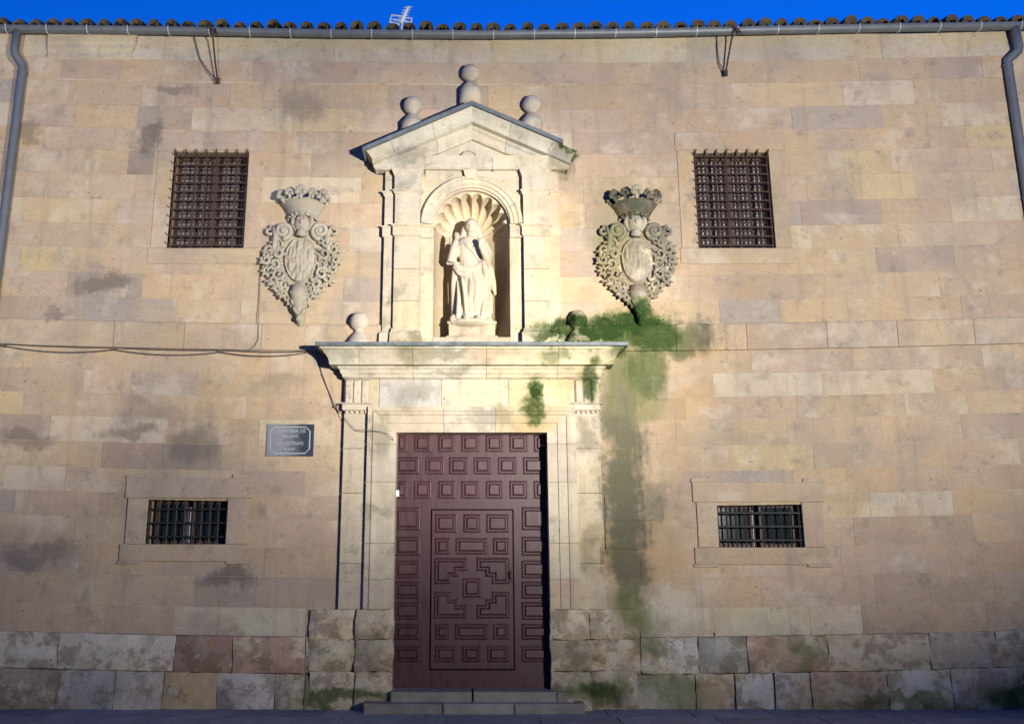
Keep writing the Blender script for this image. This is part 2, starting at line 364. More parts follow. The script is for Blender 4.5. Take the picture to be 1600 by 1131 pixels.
# ------------------------------------------------------------------ ground
def slab(name, x0, x1, y0, y1, z, mat):
    mb = MB(); mb.grid(lambda u, v: (x0 + (x1 - x0) * u, y0 + (y1 - y0) * v, z), 2, 2); return mb.build(name, mat)
st = slab('street', -200, 200, -200, 200, -0.02, M['asphalt']); st['kind'] = 'structure'
pv = slab('pavement', -14, 15, -2.6, 0.3, -0.012, M['mortar']); pv['kind'] = 'structure'
for r, (y0, y1) in enumerate([(-.62, .1), (-1.28, -.63), (-1.94, -1.29), (-2.6, -1.95)]):
    x = -11.4 + .5 * (r % 2)
    while x < 12.2:
        wd = random.uniform(.85, 1.2); mb = MB(); d = random.uniform(-.003, .003)
        c = .006; x1 = x + wd - .012
        mb.add([(x,y0,-.03),(x1,y0,-.03),(x1,y1,-.03),(x,y1,-.03),(x+c,y0+c,d),(x1-c,y0+c,d),(x1-c,y1-c,d),(x+c,y1-c,d)],
               [(0,1,5,4),(1,2,6,5),(2,3,7,6),(3,0,4,7),(4,5,6,7)])
        mb.build('paving_slab', M['granite'], pv); x += wd

# ------------------------------------------------------------------ the building
bld = empty('convent_building')
tag(bld, 'large ashlar sandstone building front with tiled eave, barred windows and carved portal', 'building')
XL, XR = -13.0, 14.0
def sag(x): return .105 * min(1.8, ((x - .3) / 6.6) ** 2) - .105 * .6
LINES = [55,93,127,165,201,235,272,312,350,387,426,465,503,543,578,615,650,690,730,768,806,850,895,943,988,1045,1108]
ZC = [zz(y) for y in LINES]; ZC[-1] = -0.05
ZC = [z + (.0 if i else 0) for i, z in enumerate(ZC)]
ZTOP = ZC[0] + .12

# openings (x0, x1, z0, z1) cut into the ashlar
def rect(x0, x1, y0, y1, p=0): # photo box -> wall rectangle
    ym = (y0 + y1) / 2; return (at(x0, ym, p).x, at(x1, ym, p).x, zz(y1, p), zz(y0, p))
WUL = rect(267, 385, 236, 388); WLL = rect(230, 355, 778, 850)
WUR = rect(1087, 1206, 236, 388); WLR = rect(1121, 1254, 784, 855)
DW = xw(122, 850, .2); ZD = zz(674, .2)           # door half width and head
PW = xw(205, 800, .11)                              # portal half width
ZCOR = zz(533, .48)                                 # top of the portal cornice
AW = xw(138, 400, .09)                              # aedicule half width
ZP0 = zz(950, .11)
holes = [WUL, WLL, WUR, WLR, (-PW + .03, PW - .03, -1, ZCOR - .03), (-AW + .02, AW - .02, ZCOR - .04, zz(232, .1))]
bed = [(XL, XR, -.05, ZC[0] + .02)]
for h in holes: bed = subtract(bed, h)
mb = MB()
for (a, b, c, d) in bed:
    for (c_, d_, y_) in ((c, min(d, ZC[24]), .03), (max(c, ZC[24]), d, .004)):
        if d_ > c_: mb.add([(a,y_,c_),(b,y_,c_),(b,y_,d_),(a,y_,d_)], [(0,1,2,3)])
mb.box(XL, XR, .75, .8, -.05, ZC[0])
wall = mb.build('wall', M['stained'], bld, (.47,.38,.27), fix=False)

SPECIAL = {  # course: [(photo x0, x1, tint, roughness)] stones that stand out in the photograph
 3: [(215,300,GREY,0)], 2: [(275,360,(.40,.31,.24),0)], 1: [(95,188,(.40,.30,.21),0)], 5: [(200,240,DARK,0)],
 10: [(105,222,GREY,0)], 11: [(45,130,(.37,.30,.24),0)], 14: [(0,130,(.40,.31,.22),0),(205,310,(.36,.30,.25),0)],
 16: [(0,78,(.30,.24,.20),0)], 17: [(160,255,(.32,.22,.17),.3),(255,346,(.26,.215,.195),0)],
 22: [(305,400,(.29,.25,.215),.2)], 21: [(0,125,(.33,.27,.2),.2)],
 19: [(945,1035,(.42,.36,.29),.6)], 20: [(945,1010,(.36,.30,.23),.9)],
 15: [(1000,1070,(.30,.22,.15),0)], 8: [(870,935,(.40,.36,.34),.2)],
 23: [(340,478,(.50,.45,.33),.1),(1000,1110,(.54,.48,.34),.1),(1115,1265,(.50,.45,.30),.1)],
 24: [(0,92,PALE,.5),(92,275,PALE,.4),(275,365,REDDISH,.8),(365,478,(0.425,0.277,0.212),.8),(1000,1090,(0.614,0.566,0.496),.5),(1090,1166,(0.319,0.319,0.260),.5),(1166,1292,(0.425,0.283,0.201),.8),(1292,1450,(0.531,0.448,0.319),.4)],
 25: [(0,92,(0.330,0.277,0.189),1),(92,180,(0.389,0.366,0.319),.6),(180,256,(0.448,0.389,0.319),.6),(256,340,(0.472,0.342,0.177),.5),(340,430,(0.531,0.472,0.425),.4),(430,478,(0.425,0.366,0.260),.8),
      (990,1084,(0.389,0.378,0.271),.6),(1086,1146,(0.543,0.472,0.354),.5),(1148,1207,(0.555,0.519,0.448),.5),(1209,1265,(0.496,0.448,0.389),.6),(1265,1385,(0.472,0.342,0.236),1),(1385,1485,(0.620,0.578,0.366),.7),(1485,1600,(0.496,0.448,0.330),.9)],
}
PITCH = []
def rough_block(x0, x1, z0, z1, yb, yf, amt, dl=(0, 0), nu=6, nv=4):
    """eroded stone: face broken into a grid and worn back, edges rounded"""
    mb = MB(); sd = random.uniform(0, 99)
    def P(u, v):
        e = min(u, 1 - u, .25) * 4; g = min(v, 1 - v, .25) * 4
        x = x0 + (x1 - x0) * u; z = z0 + (z1 - z0) * v + dl[0] * (1 - u) + dl[1] * u
        n = noise.noise(Vector((x * 3.5 + sd, z * 4.5, sd))) + .5 * noise.noise(Vector((x * 11 + sd, z * 13, 3)))
        if amt > .9: x += .016 * (1 - min(e, g)) * noise.noise(Vector((z * 9 + sd, x * 9, 1))); z += .016 * (1 - min(e, g)) * noise.noise(Vector((x * 9, z * 9 + sd, 2)))
        edge = min(e, g)
        return (x, yf + amt * ((.018 if amt > .9 else 0) * (1 - edge) + .022 * n), z)
    mb.grid(P, nu, nv); o = (nu + 1) * (nv + 1)
    idx = [i for i in range(nu + 1)] + [(j * (nu + 1) + nu) for j in range(1, nv + 1)] + [nv * (nu + 1) + i for i in range(nu - 1, -1, -1)] + [j * (nu + 1) for j in range(nv - 1, 0, -1)]
    back = [(mb.v[i][0], yb, mb.v[i][2]) for i in idx]; b0 = len(mb.v); mb.v += back; n = len(idx)
    mb.f += [(idx[k], idx[(k + 1) % n], b0 + (k + 1) % n, b0 + k) for k in range(n)]
    return mb
loose = MB(); nblk = 0
IN0, IN1 = -7.0, 8.0
JT = .002
for ci in range(len(ZC) - 1):
    z1, z0 = ZC[ci], ZC[ci + 1]
    if ci == 12: continue                            # the string course sits here
    spans = []
    for (a, b, col, rg) in SPECIAL.get(ci, []):
        ym = (LINES[ci] + LINES[ci + 1]) / 2
        a = at(a, ym).x if a > 0 else -6.6; b = at(b, ym).x
        spans.append((a, b, col, rg))
    spans.sort(); row = []; x = XL + random.uniform(-.5, 0)
    def fill(x, xe):
        while xe - x > .01:
            wd = random.uniform(.72, 1.55) if ci < 23 else random.uniform(.5, 1.0)
            if xe - x - wd < .45: wd = xe - x
            if wd > 1.7: wd *= .5
            row.append((x, x + wd, None, 0)); x += wd
    for s_ in spans:
        if s_[0] > x: fill(x, s_[0])
        row.append(s_); x = s_[1]
    fill(x, XR)
    for (a, b, col, rg) in row:
        c = tuple(q * .75 + w_ * .25 for q, w_ in zip(col, (.45,.34,.24))) if col and ci < 23 else (col or tint())
        if col is None and random.random() < .15: c = random.choice(((.37,.295,.235), (.39,.30,.22), (.36,.305,.26)))
        if col is None and random.random() < .12: c = random.choice(((.51,.42,.30), (.50,.39,.23), (.52,.44,.33)))
        if col is None and 1.1 < (a + b) / 2 < 2.0 and 6 <= ci <= 11: c = tint([(.50,.38,.20), (.49,.38,.23), (.46,.37,.26)])
        if col is None and ci >= 24: c = tint([(.42,.36,.27),(.38,.30,.22),(.46,.41,.32)]); rg = .7
        if col is None and ci == 0: c = tint([(.46,.40,.31),(.49,.43,.33),(.44,.39,.31)])
        jt = random.choice((.0015, .0015, .002, .002, .004)) if ci < 23 else .005
        pieces = [(a + jt, b - random.choice((.0015, .002, .004)), z0 + jt, z1 - JT)]
        for h in holes: pieces = subtract(pieces, h)
        yf = random.uniform(-.0015, .0015)
        for (pa, pb, pc, pd) in pieces:
            if pb - pa < .04 or pd - pc < .03: continue
            dl = (sag(pa), sag(pb)); xm = (pa + pb) / 2
            if pb < IN0 or pa > IN1:
                arris(pa, pb, pc, pd, .05, yf, .004, loose, dl); continue
            m_ = 'worn' if ci >= 24 else 'worn_upper' if rg > .3 else 'stone' if xm < -1.5 else 'stained' if 1.0 < xm < 4.5 and ci >= 5 else 'clean'
            if ci >= 24: amt, nu, nv = 1.0 + rg, 9, 6
            else: amt, nu, nv = max(rg, random.uniform(.04, .15)), (4 if rg < .3 else 8), (3 if rg < .3 else 5)
            sm = False
            if pb - pa > .12 and pd - pc > .08: mb = rough_block(pa, pb, pc, pd, .05, .003 - amt * (.045 if amt > .9 else .034), amt, dl, nu, nv); sm = nu * nv
            else: mb = arris(pa, pb, pc, pd, .05, yf, .0015, None, dl)
            mb.build('stone_block', M[m_], bld, c, smooth=sm, fix=True); nblk += 1
loose.build('ashlar_beyond', M['stone'], bld, (.46,.345,.24), kind='stuff')
print('blocks', nblk)

# string course: proud band of long stones with a weathered top
x = XL; sz0, sz1 = ZC[13], ZC[12]
sbreaks = [XL, -6.0] + [at(p, 520).x for p in (10, 180, 290, 410)] + [-PW + .2, -AW + .01]
sb2 = [AW - .01, PW - .25] + [at(p, 520).x for p in (1055, 1165, 1290, 1400, 1520, 1640)] + [XR]
for bl in (sbreaks, sb2):
    for a, b in zip(bl[:-1], bl[1:]):
        a += .003; b -= .003; mb = MB(); A, B = sag(a), sag(b); p = .035 + random.uniform(0, .004)
        lo, hi = sz0 + .004, sz1
        vs = []
        for (x_, d_) in ((a, A), (b, B)):
            vs += [(x_, .05, lo + d_), (x_, -p, lo + d_), (x_, -p - .012, hi - .02 + d_), (x_, -p - .004, hi + .005 + d_), (x_, .02, hi + .028 + d_)]
        mb.add(vs, [(i, i + 1, i + 6, i + 5) for i in range(4)] + [(4, 0, 5, 9), (0, 4, 3, 2, 1), (5, 6, 7, 8, 9)])
        mb.build('string_course_stone', M['stained' if a > 0 else 'stone'], bld, tint([(.46,.35,.24),(.42,.33,.24),(.47,.38,.28)]))

# remains of a moulded cornice by the downpipe
prof = [(.0, zz(94)), (.03, zz(91)), (.03, zz(85)), (.06, zz(80)), (.06, zz(75)), (.085, zz(71)), (.085, zz(61)), (.1, zz(59))]
prof = [(p, z + sag(-5)) for p, z in prof]
sweep(prof, at(78, 75).x, at(205, 75).x, .0, .05, False, True).build('eave_moulding', M['stone'], bld, (.47,.41,.31))
sweep(prof, XL, at(36, 75).x, .0, .05, False, False).build('eave_moulding', M['stone'], bld, (.49,.42,.32))
mb = MB()
n = 30
for i in range(n):
    a = XL + (1.5 - XL) * i / n; b = XL + (1.5 - XL) * (i + 1) / n - .004
    z = ZC[2]; arris(a, b, z - .012, z + .014, .03, -.012, .003, mb, (sag(a), sag(b)))
mb.build('drip_ledge', M['stone'], bld, (.52,.42,.31), kind='stuff')

# ------------------------------------------------------------------ windows
def ring_frame(op, lint, sill, jl, jr, ear, parent, p, cols, worn=False):
    """stone surround: eared lintel, two jambs, eared sill as separate stones"""
    x0, x1, z0, z1 = op; mat = M['stained' if x0 > 0 else 'stone']
    rv = .22
    # lintel with soffit
    arris(x0 - jl - ear, x1 + jr + ear, z1, z1 + lint, rv, -p, .006).build('lintel', mat, parent, cols[0])
    arris(x0 - jl - ear * 1.3, x1 + jr + ear, z0 - sill, z0, rv, -p, .006).build('sill', mat, parent, cols[1])
    arris(x0 - jl, x0, z0 + .002, z1 - .002, rv, -p, .006).build('jamb', mat, parent, cols[2])
    arris(x1, x1 + jr, z0 + .002, z1 - .002, rv, -p, .006).build('jamb', mat, parent, cols[3])
def upper_window(op):
    x0, x1, z0, z1 = op; mb = MB()
    # casement: frame, mullion
    for (a, b, c, d) in [(x0, x0 + .05, z0, z1), (x1 - .05, x1, z0, z1), (x0 + .05, x1 - .05, z0, z0 + .06), (x0 + .05, x1 - .05, z1 - .06, z1)]:
        mb.box(a, b, .17, .215, c, d)
    wdw = mb.build('window', M['wood_dark'], bld)
    xm = (x0 + x1) / 2
    mb = MB(); mb.box(xm - .055, xm + .055, .155, .215, z0 + .06, z1 - .06); mb.build('mullion', M['wood_dark'], wdw)
    mb = MB(); mb.box(x0, x1, .235, .245, z0, z1); mb.build('shutter_or_dark_room', M['dim_board'], wdw)
    mb = MB()
    for (a, b) in ((x0 + .05, xm - .055), (xm + .055, x1 - .05)):
        n = 7
        for i in range(n + 1):
            x = a + (b - a) * i / n; mb.box(x - .009, x + .009, .18, .195, z0 + .06, z1 - .06)
        n = 20
        for i in range(n + 1):
            z = z0 + .06 + (z1 - z0 - .12) * i / n; mb.box(a, b, .196, .208, z - .011, z + .011)
    mb.build('lattice', M['wood_dark'], wdw, kind='stuff')
    cols = [tint([(.44,.335,.25)]), tint([(.44,.34,.24)]), tint(), tint()]
    ring_frame(op, .27, .22, .22, .21, .02, wdw, .016, cols)
    nv, nh = 8, 11; yb = .03
    for i in range(nv):
        x = x0 + .02 + (x1 - x0 - .04) * i / (nv - 1)
        mb = MB(); mb.tube([(x, yb, z0 - .03), (x, yb, z1 - .05), (x, yb + .005, z1 + .02)], .012, 6)
        mb.tube([(x, yb - .012, z1 - .09), (x, yb - .06, z1 - .05), (x + .012, yb - .10, z1 - .0)], [.016, .013, .005], 5)
        mb.build('bar', M['rusty'], wdw)
    for i in range(nh):
        z = z0 + .05 + (z1 - z0 - .12) * i / (nh - 1)
        mb = MB(); mb.tube([(x0 - .03, yb, z), (x1 + .03, yb, z)], .013, 6)
        mb.tube([(x0 + .018, yb - .012, z), (x0 - .01, yb - .05, z + .012), (x0 - .03, yb - .07, z + .03)], [.011, .008, .003], 5)
        mb.build('bar', M['rusty'], wdw)
    return wdw
def lower_window(op):
    x0, x1, z0, z1 = op; xm = x0 + (x1 - x0) * .47
    mb = MB()
    for (a, b) in ((x0 + .02, xm - .012), (xm + .06, x1 - .02)):
        mb.box(a, a + .045, .17, .205, z0, z1); mb.box(b - .045, b, .17, .205, z0, z1)
        mb.box(a + .045, b - .045, .17, .205, z0, z0 + .045); mb.box(a + .045, b - .045, .17, .205, z1 - .06, z1 - .015)
    wdw = mb.build('window', M['wood_dark'], bld)
    for (a, b) in ((x0 + .065, xm - .057), (xm + .105, x1 - .065)):
        mb = MB(); mb.box(a, b, .188, .192, z0 + .045, z1 - .06); mb.build('pane', M['glass'], wdw)
    mb = MB(); mb.box(xm - .010, xm + .012, .15, .2, z0 + .02, z1 - .1); mb.build('mullion', M['white_paint'], wdw)
    mb = MB(); mb.box(x0, x1, .32, .33, z0, z1); mb.build('shutter_or_dark_room', M['dark'], wdw)  # near-black sheet, its colour stands in for the unlit room
    cols = [tint([(.42,.335,.25)]), tint([(.42,.33,.24)]), tint([(.45,.36,.27)]), tint([(.43,.33,.25)])]
    ring_frame(op, .245, .205, .25, .25, .04, wdw, .03, cols)
    nv = 10; yb = .05
    for i in range(nv):
        x = x0 + .02 + (x1 - x0 - .04) * i / (nv - 1)
        mb = MB(); mb.tube([(x, yb, z0 - .03), (x, yb, z1 + .03)], .011, 6); mb.build('bar', M['iron'], wdw)
    for t in (.16, .46, .76):
        z = z0 + (z1 - z0) * t
        mb = MB(); mb.tube([(x0 - .03, yb - .012, z), (x1 + .03, yb - .012, z)], .013, 6); mb.build('bar', M['iron'], wdw)
    return wdw
upper_window(WUL); upper_window(WUR); lower_window(WLL); lower_window(WLR)
# ears of the lower surrounds: small corner stones that give the stepped outline
for op in (WLL, WLR):
    x0, x1, z0, z1 = op
    for s_ in (-1, 1):
        xc = x0 - .17 if s_ < 0 else x1 + .17
        arris(xc - .13, xc + .13, z1 + .243, z1 + .29, .05, -.029, .006).build('corner_stone', M['stained' if x0 > 0 else 'stone'], bld, (.44,.35,.26))
        arris(xc - .15, xc + .15, z0 - .235, z0 - .203, .05, -.029, .006).build('corner_stone', M['stained' if x0 > 0 else 'stone'], bld, (.43,.34,.25))

# ------------------------------------------------------------------ door
YD = .10                                            # door face
dx = lambda px, py: at(px, py, -YD).x
dz = lambda py: zz(py, -YD)
ZS = zz(1076, -.02)                                 # threshold top
mb = MB()
WX0, WX1 = dx(672, 900), dx(803.5, 900); WZ0, WZ1 = dz(1047), dz(795)
DX = DW + .06
for (a, b, c, d) in subtract([(-DX, DX, ZS - .02, ZD + .05)], (WX0, WX1, WZ0, WZ1)):
    mb.box(a, b, YD, YD + .07, c, d)
door = mb.build('door', M['door'], bld)
mb = MB(); g = .012
arris(WX0 + g, WX1 - g, WZ0 + g, WZ1 - g, YD + .06, YD + .004, .008, mb)
wick = mb.build('wicket_door', M['door'], bld)
mb = MB(); mb.box(-DX, DX, YD + .072, YD + .09, ZS - .02, ZD + .05); mb.build('door_backing', M['dark'], bld)
def inset(poly, d):
    """offset a counter-clockwise rectilinear polygon inwards"""
    n = len(poly); out = []
    for i in range(n):
        p0, p1, p2 = Vector(poly[i - 1]), Vector(poly[i]), Vector(poly[(i + 1) % n])
        e1 = (p1 - p0).normalized(); e2 = (p2 - p1).normalized()
        n1 = Vector((-e1.y, e1.x)); n2 = Vector((-e2.y, e2.x))
        out.append(p1 + (n1 + n2) * d if abs(e1.dot(e2)) < .5 else p1 + n1 * d)
    return out
def panel(poly, y, parent):
    """cassette: raised rim moulding, sunk channel, raised field"""
    a = 0
    for i in range(len(poly)): a += poly[i - 1][0] * poly[i][1] - poly[i][0] * poly[i - 1][1]
    if a < 0: poly = poly[::-1]
    steps = [(0, .0), (.005, -.014), (.013, -.017), (.024, .006), (.031, .006), (.056, -.026)]
    mw = min(max(p[0] for p in poly) - min(p[0] for p in poly), max(p[1] for p in poly) - min(p[1] for p in poly))
    k = min(1.0, mw * (.36 if len(poly) == 4 else .2) / .056)
    mb = MB(); n = len(poly); vs = []
    for (d, h) in steps: vs += [(q[0], y + h, q[1]) for q in inset(poly, d * k)]
    fs = [(s_ * n + i, s_ * n + (i + 1) % n, (s_ + 1) * n + (i + 1) % n, (s_ + 1) * n + i) for s_ in range(len(steps) - 1) for i in range(n)]
    fs.append(tuple((len(steps) - 1) * n + i for i in range(n)))
    mb.add(vs, fs); return mb.build('panel', M['door'], parent, fix=False)
def prect(x0, x1, y0, y1, parent, y=None):
    ym = (y0 + y1) / 2; a, b, c, d = dx(x0, ym), dx(x1, ym), dz(y1), dz(y0)
    panel([(a, c), (b, c), (b, d), (a, d)], YD if y is None else y, parent)
rowA = [(619,637),(647,674),(685,712),(721,749),(759,786),(796,824),(834,857)]
rowB = [(618,655),(665,694),(702,731),(740,768),(778,807),(817,857)]
for r, (y0, y1) in zip((rowA, rowB, rowA), ((679,706),(714,741),(751,779))):
    for (a, b) in r: prect(a, b, y0, y1, door)
for (y0, y1) in ((792,828),(838,868),(875,903),(908,935),(940,968),(974,999),(1008,1034)):
    prect(616.5, 657, y0, y1, door); prect(815, 858, y0, y1, door)
YW = YD + .004
for (a, b, c, d) in [(680,714,803,832),(724,751,803,832),(760,795,803,832),(680,704,840,866),(712,762,840,866),(770,795,840,866),
                     (680,703,974,999),(711,763,974,999),(771,796,974,999),(680,713,1008,1034),(722,752,1008,1034),(761,796,1008,1034)]:
    prect(a, b, c, d, wick, YW)
# the cross motif: four angle panels round a square
ccx, ccz = dx(737.5, 918), dz(918); A_, B_, C_, D_ = .462, .36, .055, .20
for sx in (-1, 1):
    for sz in (-1, 1):
        P_ = [(C_, B_), (A_, B_), (A_, .045), (.245, .045), (.245, .13), (.165, .13), (.165, .20), (C_, .20)]
        panel([(ccx + sx * q[0], ccz + sz * q[1]) for q in P_], YW, wick)
panel([(ccx - .115, ccz - .115), (ccx + .115, ccz - .115), (ccx + .115, ccz + .115), (ccx - .115, ccz + .115)], YW, wick)
lx, lz = dx(797, 900), dz(898)
mb = MB(); arris(lx - .02, lx + .02, lz - .09, lz + .09, YW, YW - .012, .004, mb); mb.tube([(lx, YW - .012, lz + .04), (lx, YW - .05, lz + .03), (lx, YW - .05, lz - .03), (lx, YW - .012, lz - .05)], .008, 6)
mb.build('lock_handle', M['iron'], wick)

c = at(619, 770, .02)
mb = MB(); arris(c.x - .03, c.x + .03, c.z - .04, c.z + .04, .09, .02, .012, mb); mb.ball((c.x, .018, c.z), .018, .01, .018, 10, 6)
o = mb.build('door_bell', M['white_paint']); tag(o, 'tiny white bell fitting at the left edge of the panelled door', 'door bell')
# steps
for (a, b, y0, y1, p) in [(610,737,1076,1098,.26),(739.5,870,1076,1098,.26),(870.5,897,1076,1098,.27)]:
    arris(at(a,1090,p).x, at(b,1090,p).x, zz(1098,p) - .05, zz(y0, .0) - .0, .12, -p, .012).build('threshold_stone', M['step' if a < 870 else 'worn'], bld, (.5,.47,.42))
for (a, b) in [(566,690),(691.5,803),(804,916)]:
    arris(at(a,1105,.50).x, at(b,1105,.50).x, -.02, zz(1098,.42) - .01, -.02, -.42, .02).build('step_stone', M['step'], bld)

# ------------------------------------------------------------------ portal, lower storey
mb = MB()                                            # core masonry behind the dressed pieces, and the door reveal
mb.box(-PW + .01, -DW - .005, .0, .5, -.02, ZD); mb.box(DW + .005, PW - .01, .0, .5, -.02, ZD); mb.box(-PW + .01, PW - .01, .0, .5, ZD + .004, ZCOR - .06)
portal = mb.build('portal', M['dressed'], bld, (0.44,0.37,0.260))
def pt(mb, name, col=None, mat='dressed', smooth=False): return mb.build(name, M[mat], portal, col or tint(PORT), smooth)
JW = xw(167, 800, .2) - DW                          # architrave width
aprof = [(0, -.12), (0, .165), (.125, .165), (.128, .185), (.235, .185), (.245, .205), (.285, .215), (.30, .195), (JW, .195), (JW, .0)]
aprof = [(d * 1.0 if d < JW else JW, p * .78 if p > 0 else p) for d, p in aprof]
LH = zz(634, .2) - ZD                               # lintel height
def arch_piece(pts_fn, name, col):
    A0 = [pts_fn(d, p, 0) for d, p in aprof]; A1 = [pts_fn(d, p, 1) for d, p in aprof]; n = len(aprof)
    mb = MB(); mb.add(A0 + A1, [(i, i + 1, n + i + 1, n + i) for i in range(n - 1)] + [tuple(range(n))[::-1], tuple(range(n, 2 * n))]); return pt(mb, name, col)
zj = [zz(952, .2), zz(905,.2), zz(848,.2), zz(752, .2), zz(692, .2), None]
jc = [(0.47,0.40,0.294),(0.48,0.41,0.294),(0.49,0.43,0.319),(0.44,0.38,0.294),(0.51,0.43,0.319)]
for s_ in (-1, 1):
    for k in range(5):
        a, b = zj[k] + .002, zj[k + 1]
        def f(d, p, e, a=a, b=b, s_=s_):
            z = (a if e == 0 else (b - .002 if b is not None else ZD + d * LH / JW))
            return (s_ * (DW + d), -p, z)
        arch_piece(f, 'jamb_stone', jc[k])
xs = [(-DW, 'm'), (-.35, 'c'), (.30, 'c'), (DW, 'm')]
for k in range(3):
    def f(d, p, e, k=k):
        x, ty = xs[k + e]
        if ty == 'm': x += math.copysign(d, x)
        else: x += .002 * (1 if e == 0 else -1)
        return (x, -p, ZD + d * LH / JW)
    arch_piece(f, 'lintel_stone', [(0.51,0.43,0.311),(0.48,0.43,0.353),(0.50,0.41,0.252)][k])
# outer pilaster strips, with capital, guttae and triglyph
pi, po = DW + JW, PW
zc0, zc1, zf1 = zz(641, .12), zz(629, .12), zz(590, .12)
for s_ in (-1, 1):
    x0, x1 = (pi, po) if s_ > 0 else (-po, -pi)
    for (a, b) in [(zz(952,.11), zz(880,.11)), (zz(880,.11), zz(770,.11)), (zz(770,.11), zz(700,.11)), (zz(700,.11), zc0)]:
        arris(x0 + .002, x1, a + .002, b - .002, .05, -.08, .004).build('pilaster_stone', M['dressed'], portal, tint([(0.48,0.41,0.302),(0.46,0.39,0.294)]))
    pt(sweep([(0, zc0), (.02, zc0 + .012), (.02, zc1 - .02), (.045, zc1 - .01), (.045, zc1)], x0, x1, .088, .0), 'capital', (0.51,0.44,0.336))
    for g_ in range(5):
        xg = x0 + (x1 - x0) * (g_ + .5) / 5; mb = MB(); mb.lathe([(.012, 0), (.020, -.035)], (xg, -.098, zc0 + .0), 6); pt(mb, 'gutta', (.50,.43,.34))
    arris(x0 + .001, x1 - .001, zc1 + .002, zf1, .0, -.092, .004).build('frieze_block', M['dressed'], portal, (0.49,0.43,0.328))
    for g_ in range(3):
        wg = (x1 - x0) / 3; xa = x0 + wg * g_
        mb = MB(); c = .022
        mb.add([(xa, -.092, zc1 + .004), (xa + wg, -.092, zc1 + .004), (xa + wg - c, -.122, zc1 + .004), (xa + c, -.122, zc1 + .004)] + [(xa, -.092, zf1 - .02), (xa + wg, -.092, zf1 - .02), (xa + wg - c, -.122, zf1 - .045), (xa + c, -.122, zf1 - .045)],
               [(0,3,7,4),(3,2,6,7),(2,1,5,6),(4,7,6,5),(0,1,2,3)])
        pt(mb, 'triglyph_bar', (0.51,0.44,0.344))
# small eared corners beside the pilaster heads
# frieze
zfa = ZD + LH + .002
fx = [-pi, at(592, 612, .13).x, at(690, 612, .13).x, at(795, 612, .13).x, pi]
fc = [(0.53,0.45,0.302),(0.46,0.43,0.378),(0.52,0.46,0.336),(0.51,0.42,0.252)]
for k in range(4): arris(fx[k] + .002, fx[k + 1] - .002, zfa, zf1, .0, -.098, .003).build('frieze_stone', M['dressed'], portal, fc[k])
# cornice, in stones
cp = [(592,.0),(589,.03),(586,.03),(582,.055),(578,.06),(574.5,.085),(572,.085),(571,.175),(566,.18),(563,.185),(559,.195),(554,.215),(549,.245),(545.5,.265),(545,.285),(541,.29)]
cprof = [(p, zz(y, .125 + p)) for y, p in cp]
for i in range(1, len(cprof)):
    if cprof[i][1] < cprof[i - 1][1] + .002: cprof[i] = (cprof[i][0], cprof[i - 1][1] + .002)
CXW = PW - .005
cxs = [-CXW, at(536, 560, .3).x + .2, at(645, 560, .3).x, at(760, 560, .3).x, at(872, 560, .3).x, CXW]
for k in range(5):
    pt(sweep(cprof, cxs[k] + (.002 if k else 0), cxs[k + 1] - (.002 if k < 4 else 0), .125, .0, k == 0, k == 4), 'cornice_stone', [(0.50,0.46,0.361),(0.52,0.46,0.353),(0.50,0.46,0.370),(0.51,0.44,0.302),(0.48,0.43,0.319)][k])
zt = cprof[-1][1]
mb = sweep([(.285, zt + .002), (.335, zt + .004), (.34, zt + .045), (.30, zt + .055)], -CXW, CXW, .125, .0)
pt(mb, 'lead_flashing', None, 'lead')
ZL = zt + .055                                      # ledge level
# eroded plinths at the foot of the portal
for s_ in (-1, 1):
    for (ya, yb, oa) in ((1000,952,(482,612)),(1050,1000,(480,611)),(1108,1050,(482,608))):
        p = .2; a, b = zz(ya, p), zz(yb, p)
        if ya > 1100: a = -.03
        x0 = abs(at(oa[0] if s_ < 0 else 2 * CX - oa[0] + 8, (ya + yb) / 2, .15).x); x1 = DW - .005
        lo, hi = (-x0, -x1) if s_ < 0 else (x1, x0)
        mid = lo + (hi - lo) * (.55 if s_ < 0 else .45)
        ps = [(lo, mid - .003, .08 if s_ < 0 else .13), (mid + .003, hi, .13 if s_ < 0 else .08)]
        for (u, v, pp) in ps:
            rough_block(u, v, a + .004, b - .004, .05, -pp - .02, 2.0, (0, 0), 11, 9).build('plinth_stone', M['worn'], portal, tint([(.50,.42,.30),(.53,.45,.32),(.46,.37,.27)]), smooth=99)

# ------------------------------------------------------------------ portal, upper storey
pA, pB = .078, .14
ZB = ZL - .01
ai = xw(121.5, 400, pB); an = xw(81.5, 400, pB)     # inner pilaster layer from ai to an
NR = xw(60, 440, .06)                               # niche radius
ZSP = zz(352, .06); ZNB = zz(527, .06)              # springing, niche floor
zE0 = zz(302, pA); zE1 = zz(268, pA)                # entablature frieze zone
mb = MB()
mb.box(-AW, -NR - .03, .0, .6, ZB, zE1); mb.box(NR + .03, AW, .0, .6, ZB, zE1)
core = pt(mb, 'aedicule_core', (0.49,0.42,0.302))
